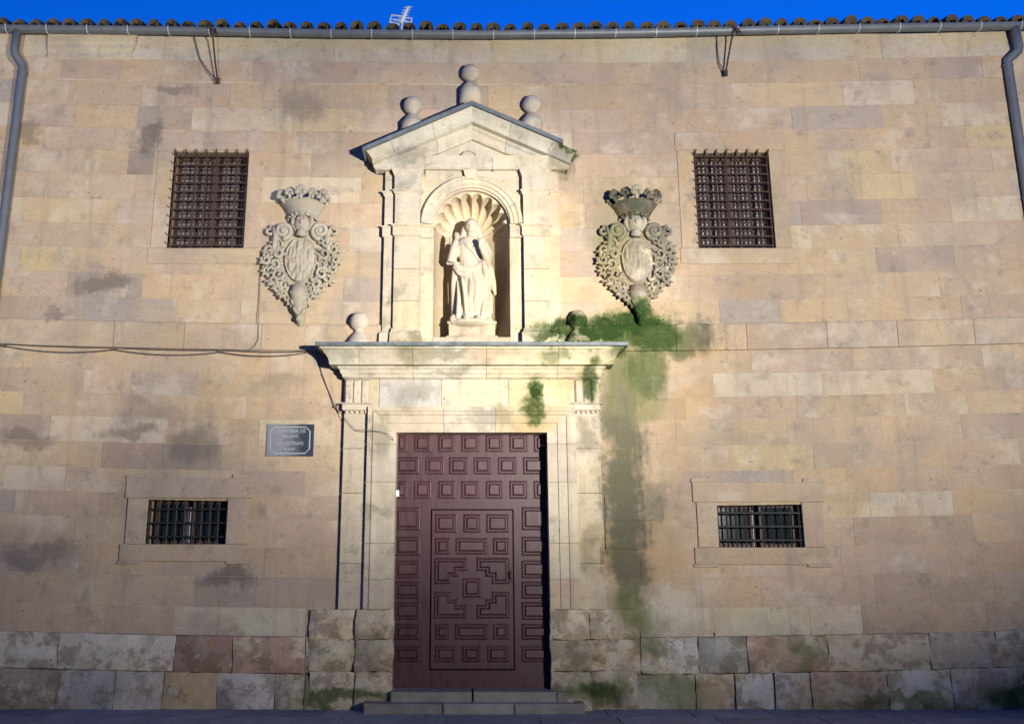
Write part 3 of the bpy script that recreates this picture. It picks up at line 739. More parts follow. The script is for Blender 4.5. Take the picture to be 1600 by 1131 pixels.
# field with the arched opening
pf = .055; ztop = zE1 + .02
mb = MB(); seg = 28
xe = an + .02
arc = [(-NR, ZB), (-NR, ZSP)] + [(-NR * math.cos(math.pi * k / seg), ZSP + NR * math.sin(math.pi * k / seg)) for k in range(1, seg)] + [(NR, ZSP), (NR, ZB)]
outr = []
for (x, z) in arc:
    if z <= ZSP + 1e-6: outr.append((math.copysign(xe, x), z))
    else:
        dx_, dz_ = x, z - ZSP; k = min(xe / max(abs(dx_), 1e-6), (ztop - ZSP) / max(dz_, 1e-6)); outr.append((dx_ * k, ZSP + dz_ * k))
n = len(arc)
mb.add([(x, -pf, z) for x, z in arc] + [(x, -pf, z) for x, z in outr] + [(x, .0, z) for x, z in arc],
       [(i, i + 1, n + i + 1, n + i) for i in range(n - 1)] + [(i, i + 1, 2 * n + i + 1, 2 * n + i) for i in range(n - 1)])
pt(mb, 'niche_surround', (0.54,0.46,0.328))
# niche shell: half drum below, fluted half dome above
mb = MB()
mb.grid(lambda u, v: (-NR * math.cos(math.pi * u), NR * math.sin(math.pi * u), ZNB - .02 + (ZSP - ZNB + .02) * v), 40, 6)
pt(mb, 'niche', (.44,.35,.225), smooth=True)
mb = MB()
def shell(u, v):
    ph = math.pi * u; th = v * math.pi / 2
    fl = abs(math.cos(ph * 9))
    amp = .17 * math.cos(th) ** .6 * (1 - .15 * v)
    r = NR * (1 - .02 - amp * (1 - fl ** .55))
    rr = r * math.cos(th)
    return (-rr * math.cos(ph), NR * .97 * math.sin(th) + .02, ZSP + rr * math.sin(ph) + .0)
mb.grid(shell, 220, 14)
mb.grid(lambda u, v: tuple(Vector(shell(u, 0)).lerp(Vector((-NR * 1.03 * math.cos(math.pi * u), .012, ZSP + NR * 1.03 * math.sin(math.pi * u))), v)), 220, 1)
pt(mb, 'scallop_shell', (.56,.47,.33), smooth=True)
mb = MB(); mb.grid(lambda u, v: (-NR * v * math.cos(math.pi * u), NR * v * math.sin(math.pi * u) - .06 * (1 - 0), ZNB), 24, 2)
pt(mb, 'niche_floor', (0.51,0.43,0.311))
mb = MB(); arris(-NR + .002, NR - .002, ZB - .005, ZNB + .004, .02, -pf - .006, .006, mb); pt(mb, 'niche_sill', (.52,.44,.32))
# archivolt
mb = MB(); vp = [(NR + .012, -.0), (NR + .012, pf + .03), (NR + .055, pf + .03), (NR + .06, pf + .045), (NR + .115, pf + .045), (NR + .12, pf + .06), (NR + .155, pf + .07), (NR + .17, pf + .06), (NR + .17, .0)]
seg = 9
for k in range(7):
    a0, a1 = math.pi * k / 7 + .003, math.pi * (k + 1) / 7 - .003
    mb = MB(); m = len(vp); vs = []
    for j in range(seg + 1):
        a = a0 + (a1 - a0) * j / seg
        vs += [(-r * math.cos(a), -p, ZSP + .012 + r * math.sin(a)) for r, p in vp]
    mb.add(vs, [(j*m+i, j*m+i+1, (j+1)*m+i+1, (j+1)*m+i) for j in range(seg) for i in range(m - 1)] + [tuple(range(m))[::-1], tuple(range(seg * m, seg * m + m))])
    pt(mb, 'voussoir', tint([(0.53,0.47,0.353),(0.55,0.48,0.353)]))
# keystone wedge
zk0, zk1 = ZSP + NR + .15, zE1 + .0
# pilasters (two layers), bases, imposts, capitals
zi0, zi1 = zz(369, pB), zz(351, pB); zb1 = zz(515, pA)
for s_ in (-1, 1):
    X = lambda a, b: (a, b) if s_ > 0 else (-b, -a)
    o0, o1 = X(an, AW); i0, i1 = X(an, ai)
    arris(o0, o1, ZB, zE1, .05, -pA, .003).build('pilaster_back', M['dressed'], portal, (0.50,0.43,0.319))
    cuts = [zb1, zz(470, pB), zz(420, pB), zi0, zi1, zE0]
    for k in range(5):
        if k == 3: continue
        arris(i0, i1, cuts[k] + .002, cuts[k + 1] - .002, -pA + .02, -pB, .003).build('pilaster_stone', M['dressed'], portal, tint(PORT))
    pt(sweep([(.035, ZB), (.035, zb1 - .06), (.015, zb1 - .03), (.012, zb1)], *X(an, ai), pB, .0), 'pilaster_base', (0.51,0.44,0.328))
    pt(sweep([(.03, ZB), (.03, zb1 - .055), (.008, zb1 - .02)], *X(an + .1, AW), pA, .0), 'pilaster_base', (0.50,0.43,0.319))
    ia, ib = X(NR + .006, AW + .02)
    pt(sweep([(.0, zi0), (.02, zi0 + .02), (.02, zi1 - .03), (.04, zi1 - .02), (.04, zi1)], *X(an - .0, ai), pB, .0), 'impost', (0.54,0.47,0.344))
    pt(sweep([(.0, zi0 + .004), (.02, zi0 + .02), (.02, zi1 - .03), (.035, zi1 - .02), (.035, zi1 - .004)], *X(ai, AW), pA, .0, s_ < 0, s_ > 0), 'impost', (0.53,0.46,0.344))
    pt(sweep([(.0, zi0 + .002), (.015, zi0 + .02), (.015, zi1 - .03), (.03, zi1 - .02), (.03, zi1 - .002)], *X(NR + .004, an - .006), pf + .03, .0, False, False), 'impost', (0.54,0.47,0.353))
    # capital below the entablature and the breaking-forward frieze block
    zcp = zE0 - .0
    pt(sweep([(.0, zcp - .05), (.012, zcp - .035), (.02, zcp - .01), (.035, zcp), (.035, zcp + .018)], *X(an, ai), pB, .0), 'capital', (0.53,0.46,0.353))
    pt(sweep([(.0, zcp - .05), (.012, zcp - .035), (.02, zcp - .01), (.035, zcp), (.035, zcp + .018)], *X(ai + .03, AW), pA, .0, s_ < 0, s_ > 0), 'capital', (0.52,0.45,0.344))
    arris(*X(an - .012, ai + .012), zcp + .02, zE1 + .0, -pA + .02, -pB - .012, .003).build('frieze_block', M['dressed'], portal, (0.51,0.46,0.370))
    pt(sweep([(.0, zE1 - .1), (.02, zE1 - .06), (.035, zE1 - .02), (.04, zE1)], *X(an - .01, ai + .01), pB + .012, .0), 'bed_moulding', (0.52,0.46,0.361))
# bed moulding across the arch field with the keystone
pt(sweep([(.0, zE1 - .1), (.02, zE1 - .06), (.035, zE1 - .02), (.04, zE1)], -an + .06, an - .06, pf, .0, False, False), 'bed_moulding', (0.52,0.46,0.361))
mb = MB(); a, b = -.1, .06
mb.add([(a + .02, -pf, ZSP + NR + .13), (b - .02, -pf, ZSP + NR + .13), (b + .015, -pf, zE1), (a - .015, -pf, zE1), (a + .02, -pf - .075, ZSP + NR + .13), (b - .02, -pf - .075, ZSP + NR + .13), (b + .015, -pf - .11, zE1), (a - .015, -pf - .11, zE1)],
       [(4,5,6,7),(0,1,5,4),(1,2,6,5),(2,3,7,6),(3,0,4,7)])
pt(mb, 'keystone', (0.53,0.47,0.370))
# ------------------------------------------------------------------ pediment
base = .10
HW = xw(142, 268, base)                             # half width at the bottom
zh0 = zE1 + .002
# horizontal cornice: fascia and return
hp = [(265.5,.06),(262,.085),(256,.095),(252,.10),(246,.105),(243,.115)]
hprof = [(p, zz(y, base + p)) for y, p in hp]
hprof = [(.05, zh0)] + hprof
for k, (a, b) in enumerate([(-HW, -.62), (-.62, .28), (.28, HW)]):
    pt(sweep(hprof, a + (.002 if k else 0), b - (.002 if k < 2 else 0), base, .0, k == 0, k == 2), 'cornice_stone', [(0.50,0.47,0.386),(0.52,0.47,0.370),(0.50,0.46,0.361)][k])
pp = .36
zAp = zz(159, pp); xC = xw(170, 232, pp); zCo = zz(231, pp)
slope = (zAp - zCo) / xC
zHt = hprof[-1][1]
# raking cornice: (protrusion, depth below the top line)
rk = [(.115, -.42), (.13, -.40), (.13, -.30), (.16, -.27), (.165, -.24), (.24, -.225), (.245, -.16), (.26, -.13), (.285, -.09), (.315, -.055), (.32, -.045)]
xo = xC - .36
def rake(prof, name, mat, col, cuts, yb=.0, skip=None):
    for s_ in (-1, 1):
        for k in range(len(cuts) - 1):
            t0, t1 = cuts[k], cuts[k + 1]
            if skip == (s_, k): continue
            mb = MB(); vs = []; m = len(prof)
            for e, t in ((0, t0), (1, t1)):
                for (p, h) in prof:
                    xx = (xo + p) * t + (0 if t in (0, 1) else (.002 if e == 0 else -.002))
                    vs.append((s_ * xx, -p, max(zAp + h - slope * xx, zHt - .03 if h < -.25 else -9)))
            for e, t in ((0, t0), (1, t1)):
                for (p, h) in prof:
                    q = vs[e * m + prof.index((p, h))]; vs.append((q[0], yb, q[2]))
            fs = [(i, i + 1, m + i + 1, m + i) for i in range(m - 1)]
            fs += [(m - 1, 2 * m + m - 1, 3 * m + m - 1, 2 * m - 1), (0, m, 3 * m, 2 * m)]
            for e in (0, 1):
                fs += [(e * m + i, e * m + i + 1, 2 * m + e * m + i + 1, 2 * m + e * m + i) for i in range(m - 1)]
            mb.add(vs, fs); mb.build(name, M[mat], portal, col if col else tint([(0.50,0.48,0.395),(0.51,0.48,0.386),(0.49,0.46,0.386)]))
rake(rk, 'raking_cornice_stone', 'dressed', None, [0, .38, .78, 1])
rake([(.33, -.043), (.365, -.042), (.37, .01), (.33, .018)], 'lead_flashing', 'lead', (.1,.1,.1), [0, .84, 1], skip=(1, 1))
# tympanum
mb = MB(); zt0 = zHt - .02; xt = (zAp - .3 - zt0) / slope
mb.add([(-xt, -.07, zt0), (xt, -.07, zt0), (0, -.07, zAp - .3)], [(0, 1, 2)])
pt(mb, 'tympanum', (0.51,0.47,0.370))
bx, bz = at(733, 238, .1).x, zHt
mb = MB(); n = 14; vs = []
for (r, y) in ((.12, -.07), (.12, -.125), (.10, -.135), (.095, -.11), (.03, -.12)):
    vs += [(bx - r * math.cos(math.pi * k / n), y, bz + r * math.sin(math.pi * k / n)) for k in range(n + 1)]
mb.add(vs, [(j*(n+1)+k, j*(n+1)+k+1, (j+1)*(n+1)+k+1, (j+1)*(n+1)+k) for j in range(4) for k in range(n)] + [tuple(4 * (n + 1) + k for k in range(n + 1))])
pt(mb, 'rosette', (0.50,0.42,0.319), smooth=False)

# ------------------------------------------------------------------ ball finials
def finial(px, py, pz, rpx, p, col, broken=False, mossy=False, foot=None):
    c = at(px, py, p); r = abs(at(px + rpx, py, p).x - c.x); h = c.z - pz
    prof = [(r * 1.18, -h), (r * 1.18, -r * 2.0), (r * 1.05, -r * 1.92), (r * .98, -r * 1.7), (r * .74, -r * 1.36), (r * .52, -r * 1.12), (r * .48, -r * .95)]
    for k in range(0, 13):
        t = math.pi * (.16 + .84 * k / 12); prof.append((r * math.sin(t), -r * math.cos(t)))
    mb = MB(); mb.lathe([q for q in prof], (c.x, c.y, c.z), 24)
    mb.v = [tuple(Vector(v) + (Vector(v) - c).normalized() * .010 * noise.noise(Vector(v) * 13)) for v in mb.v]
    if broken:                                       # the face has spalled off on the left
        vs = []
        for v in mb.v:
            q = Vector(v) - c
            if q.z > -r * 1.05:
                nrm = Vector((-.80, -.58, .12)).normalized(); d = q.dot(nrm)
                lim = r * (.74 + .20 * noise.noise(q * 22) + .12 * noise.noise(q * 50))
                if d > lim: q = q - nrm * (d - lim)
            vs.append(tuple(c + q))
        mb.v = vs
    return mb.build('ball_finial', M['worn_upper' if broken else 'dressed'], portal, col, smooth=True)
finial(735, 116, zz(160, .15), 14.5, .06, (.48,.43,.36))
finial(645, 166, zz(203, .15), 15, .06, (.47,.41,.33))
finial(830, 164, zz(200, .15), 14.5, .06, (.47,.42,.35))
finial(562, 503, ZL - .02, 15.5, .06, (.50,.44,.36))
finial(902, 500, ZL - .02, 15.5, .06, (.46,.38,.27), True)

# ------------------------------------------------------------------ statue
def statue():
    mb = MB()
    root = at(737, 506, -.13); H = zz(345, -.13) - root.z; cx_, cy_, cz_ = root.x - .005, root.y, root.z
    S = H / 1.27
    def T(x, y, z): return (cx_ + x * S * .94, cy_ + y * S, cz_ + z * S)
    # robe: rings with folds, weight on one leg, the other knee forward
    prof = [(0.0,.225,.165,.01),(.06,.222,.162,.01),(.14,.205,.15,.01),(.24,.19,.142,.012),(.34,.183,.14,.015),(.44,.18,.14,.012),(.54,.178,.138,.0),(.62,.17,.13,-.006),(.68,.155,.115,-.01),(.74,.145,.105,-.01),(.80,.152,.11,-.008),(.87,.168,.116,-.004),(.93,.178,.115,.0),(.98,.165,.10,.0),(1.02,.12,.085,.0),(1.05,.075,.07,.0)]
    n = 72; vs = []; fs = []
    for (z, rx, ry, sh) in prof:
        for k in range(n):
            a = 2 * math.pi * k / n
            f = max(0, 1 - z / .78) ** .7
            ph = a * 11 + 2.5 * math.sin(a * 2 + z * 3) + 3 * z
            fold = 1 + (.115 * f + .018) * (abs(math.sin(ph / 1.0)) ** .6 - .6) * 1.5 + .05 * f * math.sin(a * 3 + z * 6)
            knee = .055 * math.exp(-((z - .40) / .16) ** 2) * max(0, math.cos(a + 1.15)) ** 3
            vs.append(T(sh + (rx * fold + knee) * math.cos(a) + .03 * math.sin(z * 4), (ry * fold + knee * 1.3) * math.sin(a), z))
    for i in range(len(prof) - 1):
        for k in range(n): fs.append((i*n+k, i*n+(k+1) % n, (i+1)*n+(k+1) % n, (i+1)*n+k))
    fs.append(tuple(range(n - 1, -1, -1))); m = (len(prof) - 1) * n; fs.append(tuple(range(m, m + n))); mb.add(vs, fs)
    # deep hanging folds meeting towards the feet
    for (x0, z0, x1, z1, r) in [(-.13,.60,-.05,.02,.026),(-.05,.55,-.005,.03,.024),(.10,.62,.05,.03,.026),(-.17,.50,-.16,.02,.026),(.17,.40,.13,.02,.028)]:
        mb.tube([T(x0, -.09, z0), T((x0 + x1) / 2 + .012, -.135, (z0 + z1) / 2), T(x1, -.155, z1)], [r * .3 * S, r * S, r * 1.25 * S], 8)
    # mantle: gathered at the raised elbow, slung low across the hips, ending in a pointed fall on the right
    for (dz, dr) in ((0, .026), (-.05, .024), (.045, .018)):
        mb.tube([T(-.215,-.07,.72 + dz), T(-.16,-.10,.63 + dz), T(-.06,-.125,.575 + dz), T(.05,-.12,.60 + dz * .8), T(.13,-.10,.70 + dz * .6), T(.17,-.06,.84 + dz * .4)], [dr*S*.9,dr*S,dr*S*1.1,dr*S,dr*S,dr*S*.8], 9)
    mb.tube([T(.18,-.08,.78), T(.225,-.10,.62), T(.262,-.08,.46), T(.30,-.05,.33)], [.03*S,.052*S,.045*S,.012*S], 8)
    mb.tube([T(.14,-.11,.72), T(.185,-.125,.54), T(.215,-.10,.40)], [.026*S,.04*S,.012*S], 8)
    mb.tube([T(.19,-.02,.80), T(.225,.02,.5), T(.215,.02,.12)], [.04*S,.05*S,.05*S], 8)
    mb.tube([T(-.19,-.03,.74), T(-.215,-.03,.5), T(-.205,-.03,.10)], [.035*S,.04*S,.045*S], 8)
    # collar and chest drapery
    mb.tube([T(-.13,-.05,1.0), T(-.05,-.115,.92), T(.03,-.115,.83), T(.10,-.10,.74)], [.02*S,.022*S,.02*S,.015*S], 7)
    mb.tube([T(.13,-.05,1.0), T(.06,-.115,.92), T(.02,-.12,.86)], [.02*S,.022*S,.012*S], 7)
    # neck and head, turned a little to the left
    mb.tube([T(0,.0,1.02), T(0,-.01,1.12)], [.055*S,.048*S], 10)
    mb.ball(T(-.005,-.02,1.185), .073*S, .085*S, .095*S, 18, 14)
    mb.ball(T(-.012,-.095,1.165), .016*S, .022*S, .024*S, 8, 6)            # nose
    mb.ball(T(-.01,-.075,1.125), .032*S, .03*S, .022*S, 8, 6)             # chin
    mb.ball(T(.0,-.078,1.2), .05*S, .022*S, .012*S, 8, 6)                 # brow
    for s_ in (-1, 1): mb.ball(T(s_ * .072, -.01, 1.175), .012*S, .018*S, .026*S, 6, 5)
    mb.ball(T(.0,.025,1.205), .088*S, .085*S, .098*S, 16, 10)             # veil / hair
    mb.tube([T(-.075,.03,1.2), T(-.10,.03,1.08), T(-.14,.02,.96)], [.04*S,.045*S,.04*S], 8)
    mb.tube([T(.075,.03,1.2), T(.10,.03,1.08), T(.14,.02,.96)], [.04*S,.045*S,.04*S], 8)
    # left-hand side arm: elbow out and down, hand raised with a book against the shoulder
    mb.tube([T(-.15,-.0,.97), T(-.235,-.05,.80), T(-.245,-.10,.72)], [.06*S,.055*S,.055*S], 10)
    mb.tube([T(-.245,-.10,.72), T(-.22,-.15,.86), T(-.185,-.16,.97)], [.06*S,.045*S,.028*S], 10)
    hand = (-.18,-.165,.985)
    mb.ball(T(*hand), .028*S, .018*S, .036*S, 8, 6)
    for k in range(4): mb.tube([T(hand[0]-.02+.013*k, hand[1]-.005, hand[2]+.02), T(hand[0]-.022+.014*k, hand[1]-.02, hand[2]+.05), T(hand[0]-.012+.012*k, hand[1]-.03, hand[2]+.068-.004*k)], [.009*S,.0085*S,.006*S], 6)
    mb.tube([T(hand[0]+.024, hand[1]-.005, hand[2]), T(hand[0]+.042, hand[1]-.02, hand[2]+.028)], [.01*S,.007*S], 6)
    mb.tube([T(-.225,-.14,.80), T(-.25,-.12,.94), T(-.255,-.10,1.04)], [.022*S,.026*S,.012*S], 8)   # sleeve lappet
    # right-hand side arm: forearm forward, holding a cup-like model
    mb.tube([T(.15,-.0,.97), T(.215,-.04,.84), T(.20,-.10,.74)], [.058*S,.052*S,.05*S], 10)
    mb.tube([T(.20,-.10,.74), T(.16,-.19,.80), T(.125,-.215,.85)], [.052*S,.042*S,.028*S], 10)
    mb.ball(T(.118,-.222,.865), .034*S, .026*S, .028*S, 8, 6)
    for k in range(4): mb.tube([T(.10+.014*k,-.235,.865), T(.095+.016*k,-.255,.885), T(.10+.014*k,-.25,.905)], [.009*S,.0085*S,.006*S], 6)
    mb.tube([T(.145,-.22,.87), T(.155,-.235,.90)], [.01*S,.007*S], 6)
    mb.ball(T(.125,-.225,.93), .05*S, .042*S, .038*S, 10, 8)
    # feet and rocky base
    for s_ in (-1, 1): mb.ball(T(.075 * s_ + .01, -.19, .02), .04*S, .07*S, .03*S, 8, 6)
    mb.ball(T(0, -.02, -.01), .27*S, .21*S, .06*S, 18, 8)
    mb.ball(T(-.2, -.10, .02), .07*S, .06*S, .07*S, 8, 6); mb.ball(T(.2, -.08, .0), .07*S, .07*S, .05*S, 8, 6)
    o = mb.build('statue', M['statue'], None, (.57,.50,.375), smooth=True)
    rm = o.modifiers.new('carve', 'REMESH'); rm.mode = 'VOXEL'; rm.voxel_size = .0085; rm.use_smooth_shade = True
    sm = o.modifiers.new('soften', 'SMOOTH'); sm.iterations = 1; sm.factor = .5
    tag(o, 'pale carved stone figure in a flowing robe standing in the shell niche', 'statue')
    # pedestal
    a = at(699, 516, -.02); b = at(776, 516, -.02); t0 = ZNB + .002; t1 = root.z + .0
    p_ = sweep([(.035, t0), (.035, t0 + .03), (.0, t0 + .045), (.0, t1 - .04), (.02, t1 - .025), (.02, t1)], a.x + .02, b.x - .02, -.02, .3)
    q = p_.build('statue_plinth', M['statue'], None, (.49,.41,.29))
    tag(q, 'low moulded stone block under the statue in the niche', 'plinth')
M['statue'] = stone('carved_stone', False, 0, .12, True, marks=False)
statue()

# ------------------------------------------------------------------ moss cushions
def moss():
    m, nt, b = newmat('living_moss'); L = nt.links.new
    geo = N(nt, 'ShaderNodeNewGeometry'); n = N(nt, 'ShaderNodeTexNoise', Scale=7, Detail=4, Roughness=.7); L(geo.outputs['Position'], n.inputs['Vector'])
    L(ramp(nt, n.outputs[0], [(.3, (.016,.036,.007)), (.48, (.036,.066,.012)), (.62, (.065,.10,.02)), (.75, (.11,.13,.04))]), b.inputs['Base Color']); b.inputs['Roughness'].default_value = 1.0; b.inputs['Specular IOR Level'].default_value = .1
    rnd = random.Random(11); mb = MB()
    def tuft(x, y, z, r, flat):
        a = rnd.uniform(0, 3.14); k = [r * rnd.uniform(.7, 1.3) for _ in range(5)]
        vs = [(x + k[i] * math.cos(a + i * 1.2566), y, z + k[i] * math.sin(a + i * 1.2566) * .8) for i in range(5)] + [(x + rnd.uniform(-.3, .3) * r, y - r * flat, z + rnd.uniform(-.2, .3) * r)]
        mb.add(vs, [(i, (i + 1) % 5, 5) for i in range(5)])
    sl, sh = ZC[13], ZC[12]
    def front(x, z):
        if z > ZL - .02 and x < AW: return -.15 if x > an else -.06
        zs = z - sag(x)
        if x > AW - .01 and sl < zs < sh + .02: return -.048
        return -.012
    for (px, py, rx, ry, cnt) in [(925,518,70,8,260),(985,508,46,14,300),(1020,503,28,9,60),(862,523,34,5,80),(1010,527,34,14,90)]:
        c = at(px, py); sx = abs(at(px + rx, py).x - c.x); sz = abs(at(px, py - ry).z - c.z)
        for _ in range(cnt):
            x = rnd.gauss(c.x, sx * .55); z = rnd.gauss(c.z, sz * .6)
            if noise.noise(Vector((x * 5, 2, z * 6))) < -.12: continue
            if z < ZL and x < PW + .1: continue
            tuft(x, front(x, z), z, rnd.uniform(.004, .011), rnd.uniform(.15, .35))
    for (px, py, rx, ry, cnt, p) in [(842,610,7,17,40,.101),(840,636,11,9,30,.165),(922,597,6,16,25,.126)]:
        c = at(px, py, p); k = abs(at(px + 1, py, p).x - c.x)
        for _ in range(cnt): tuft(rnd.gauss(c.x, rx * k * .6), c.y, rnd.gauss(c.z, ry * k * .7), rnd.uniform(.004, .010), rnd.uniform(.2, .4))
    for _ in range(700):                             # cushions on the ledge itself
        x = rnd.uniform(at(835, 533, .45).x, CXW + .3); y = rnd.uniform(-.44, -.02)
        if noise.noise(Vector((x * 4, y * 4, 5))) < -.1: continue
        r = rnd.uniform(.010, .028); a = rnd.uniform(0, 3)
        vs = [(x + r * math.cos(a + i * 1.2566), y + r * math.sin(a + i * 1.2566), ZL - .004) for i in range(5)] + [(x, y, ZL + r * rnd.uniform(.5, 1.1))]
        mb.add(vs, [(i, (i + 1) % 5, 5) for i in range(5)])
    o = mb.build('moss', m, None, kind='stuff', smooth=False)
    o['label'] = 'cushions of green moss on the right end of the cornice and the damp wall beside it'; o['category'] = 'moss'
moss()

# ------------------------------------------------------------------ coats of arms
def coat(px, label, cols, mossy):
    mat = 'carved_moss' if mossy else 'carved'
    c = at(px, 400); ox, oz = c.x, c.z; k = abs(at(px + 1, 400).x - c.x)
    Q = lambda x, y, p=0: (ox + x * k, -p, oz - y * k * 1.0)     # x, y in photo pixels about (px, 400)
    root = empty('coat_of_arms', (0, 0, 0)); tag(root, label, 'coat of arms', 'carved coats of arms either side of the niche')
    # slab: irregular outline
    out = [(-26,-62),(-50,-46),(-57,-20),(-52,5),(-55,24),(-44,44),(-38,62),(-22,70),(-16,84),(-12,104),(6,108),(14,92),(20,70),(36,62),(44,40),(52,20),(54,-8),(56,-32),(48,-48),(26,-62)]
    mb = MB(); n = len(out); vs = []
    for (s_, p) in ((.84, -.02), (.84, .035), (.78, .055)): vs += [Q(x * s_, y * s_ + (1 - s_) * 10, p) for x, y in out]
    mb.add(vs, [(j*n+i, j*n+(i+1) % n, (j+1)*n+(i+1) % n, (j+1)*n+i) for j in range(2) for i in range(n)] + [tuple(2 * n + i for i in range(n))])
    mb.build('slab', M[mat], root, cols[0])
    # oval shield with vertical pales
    mb = MB(); nu, nv = 36, 14; cen = (0, 8)
    vs = []; fs = []
    for j in range(nv + 1):
        t = j / nv
        for i in range(nu):
            a = 2 * math.pi * i / nu
            x = 25.5 * t * math.cos(a); y = cen[1] + (40 if math.sin(a) > 0 else 35) * t * math.sin(a)
            h = .055 + .085 * math.sqrt(max(0, 1 - t ** 2.4)) + (.006 if (t < .86 and math.sin(x * 1.05 + .5 * math.sin(y * .2)) > .1 and noise.noise(Vector((x * .08, y * .08, px))) > -.15) else 0) + .022 * noise.noise(Vector((x * .16, y * .12, px))) + (.022 if .86 <= t < .97 else 0)
            vs.append(Q(x, y, h))
    for j in range(nv):
        for i in range(nu): fs.append((j*nu+i, j*nu+(i+1) % nu, (j+1)*nu+(i+1) % nu, (j+1)*nu+i))
    mb.add(vs, fs); sh = mb.build('shield', M[mat], root, cols[1], smooth=False)
    # volutes
    def spiral(x, y, r, turns, d, p, th, a0):
        pts = []; rad = []; m = int(22 * turns)
        for i in range(m + 1):
            t = i / m; a = a0 + d * 2 * math.pi * turns * t; rr = r * (1 - .82 * t)
            pts.append(Q(x + rr * math.cos(a), y + rr * math.sin(a), p + .03 * t)); rad.append(th * (1 - .35 * t) * k)
        return pts, rad
    for s_ in (-1, 1):
        mb = MB(); pts, rad = spiral(s_ * 29, -37, 13.5, 1.7, s_, .09, 4.2, math.pi / 2 if s_ > 0 else math.pi / 2)
        mb.tube(pts, rad, 8); mb.ball(Q(s_ * 29, -37, .12), 4.5 * k, 3 * k, 4.5 * k, 10, 6)
        mb.lathe([(.1 * k, 0)], Q(0, 0, 0), 3) if False else None
        mb.ball(Q(s_ * 29, -37, .055), 13 * k, .035, 13 * k, 16, 6)
        mb.build('volute', M[mat], root, cols[2], smooth=True)
        mb = MB(); pts, rad = spiral(s_ * 51, -38, 8, 1.2, -s_, .06, 3.2, -math.pi / 2); mb.tube(pts, rad, 7)
        mb.tube([Q(s_ * 46, -46, .07), Q(s_ * 40, -30, .09), Q(s_ * 42, -10, .07), Q(s_ * 50, 4, .05)], [2.5 * k, 5 * k, 4.5 * k, 2 * k], 8)
        mb.build('side_scroll', M[mat], root, cols[2], smooth=True)
        # foliage down the flank
        rnd = random.Random(5 + int(s_))
        for (x, y, r, tr, d) in [(38,-18,9,1.1,1),(50,-8,8,1.2,-1),(36,0,9,1.2,-1),(53,10,7.5,1.1,1),(40,16,9,1.2,1),(52,26,7,1.1,-1),(34,33,10,1.3,-1),(43,42,7,1.2,1),(24,50,9,1.2,1),(34,55,6.5,1.1,-1),(14,60,8,1.2,-1),(24,64,6,1.2,1),(11,76,6,1.2,1)]:
            x *= s_; d *= s_; mb = MB()
            dp = rnd.uniform(.05, .095); pts, rad = spiral(x, y, r, tr, d, dp, 3.3, rnd.uniform(0, 6.28)); mb.tube(pts, rad, 6)
            a = rnd.uniform(0, 6.28)
            for q in range(5):
                aa = a + q * .8; mb.ball(Q(x + math.cos(aa) * r * 1.0, y + math.sin(aa) * r * 1.0, dp), rnd.uniform(4.5, 7.5) * k, 4 * k, 2.4 * k, 7, 5, -aa + rnd.uniform(-.4, .4))
            mb.build('acanthus_leaf', M[mat], root, cols[3], smooth=True)
    # mask under the crown
    mb = MB(); mb.ball(Q(0, -49, .08), 13 * k, 10 * k, 16 * k, 14, 10); mb.ball(Q(0, -50, .165), 2.6 * k, 3 * k, 5 * k, 7, 6)
    mb.ball(Q(-5, -55, .155), 3 * k, 2 * k, 2 * k, 7, 5); mb.ball(Q(5, -55, .155), 3 * k, 2 * k, 2 * k, 7, 5); mb.ball(Q(0, -42, .145), 4.5 * k, 2.5 * k, 1.8 * k, 7, 5)
    mb.tube([Q(-13, -64, .09), Q(-15, -50, .09), Q(-9, -38, .08)], [4 * k, 4 * k, 2.5 * k], 7); mb.tube([Q(13, -64, .09), Q(15, -50, .09), Q(9, -38, .08)], [4 * k, 4 * k, 2.5 * k], 7)
    mb.tube([Q(0, -40, .09), Q(0, -28, .10)], [7 * k, 9 * k], 8)
    mb.build('mask', M[mat], root, cols[4], smooth=True)
    # pendant
    mb = MB(); mb.tube([Q(0, 54, .06), Q(-1, 68, .075), Q(1, 84, .08), Q(3, 98, .07), Q(4, 115, .04)], [15 * k, 14 * k, 11 * k, 8 * k, 5 * k], 9)
    for (x, y) in ((-9, 66), (9, 68), (-8, 80), (9, 82), (0, 74), (-4, 92), (8, 95), (1, 88), (2, 104)): mb.ball(Q(x, y, .125), 3.6 * k, 4 * k, 6.5 * k, 8, 6, .5 if x < 0 else -.5)
    mb.build('pendant', M[mat], root, cols[3], smooth=True)
    # crown: flared open coronet with leaf finials
    mb = MB(); n = 30; vs = []; fs = []
    pr = [(22, -58, .17), (24, -62, .19), (23.5, -65, .18), (32, -80, .235), (35, -83, .255), (33, -84, .22), (20, -62, .15)]
    for (r, y, d) in pr:
        for i in range(n + 1):
            a = math.pi * i / n; vs.append(Q(-r * math.cos(a), y + 5 * (math.sin(a) - .6) * (-1), d * math.sin(a)))
    for j in range(len(pr) - 1):
        for i in range(n): fs.append((j*(n+1)+i, j*(n+1)+i+1, (j+1)*(n+1)+i+1, (j+1)*(n+1)+i))
    mb.add(vs, fs); cr = mb.build('crown', M[mat], root, cols[5], smooth=False)
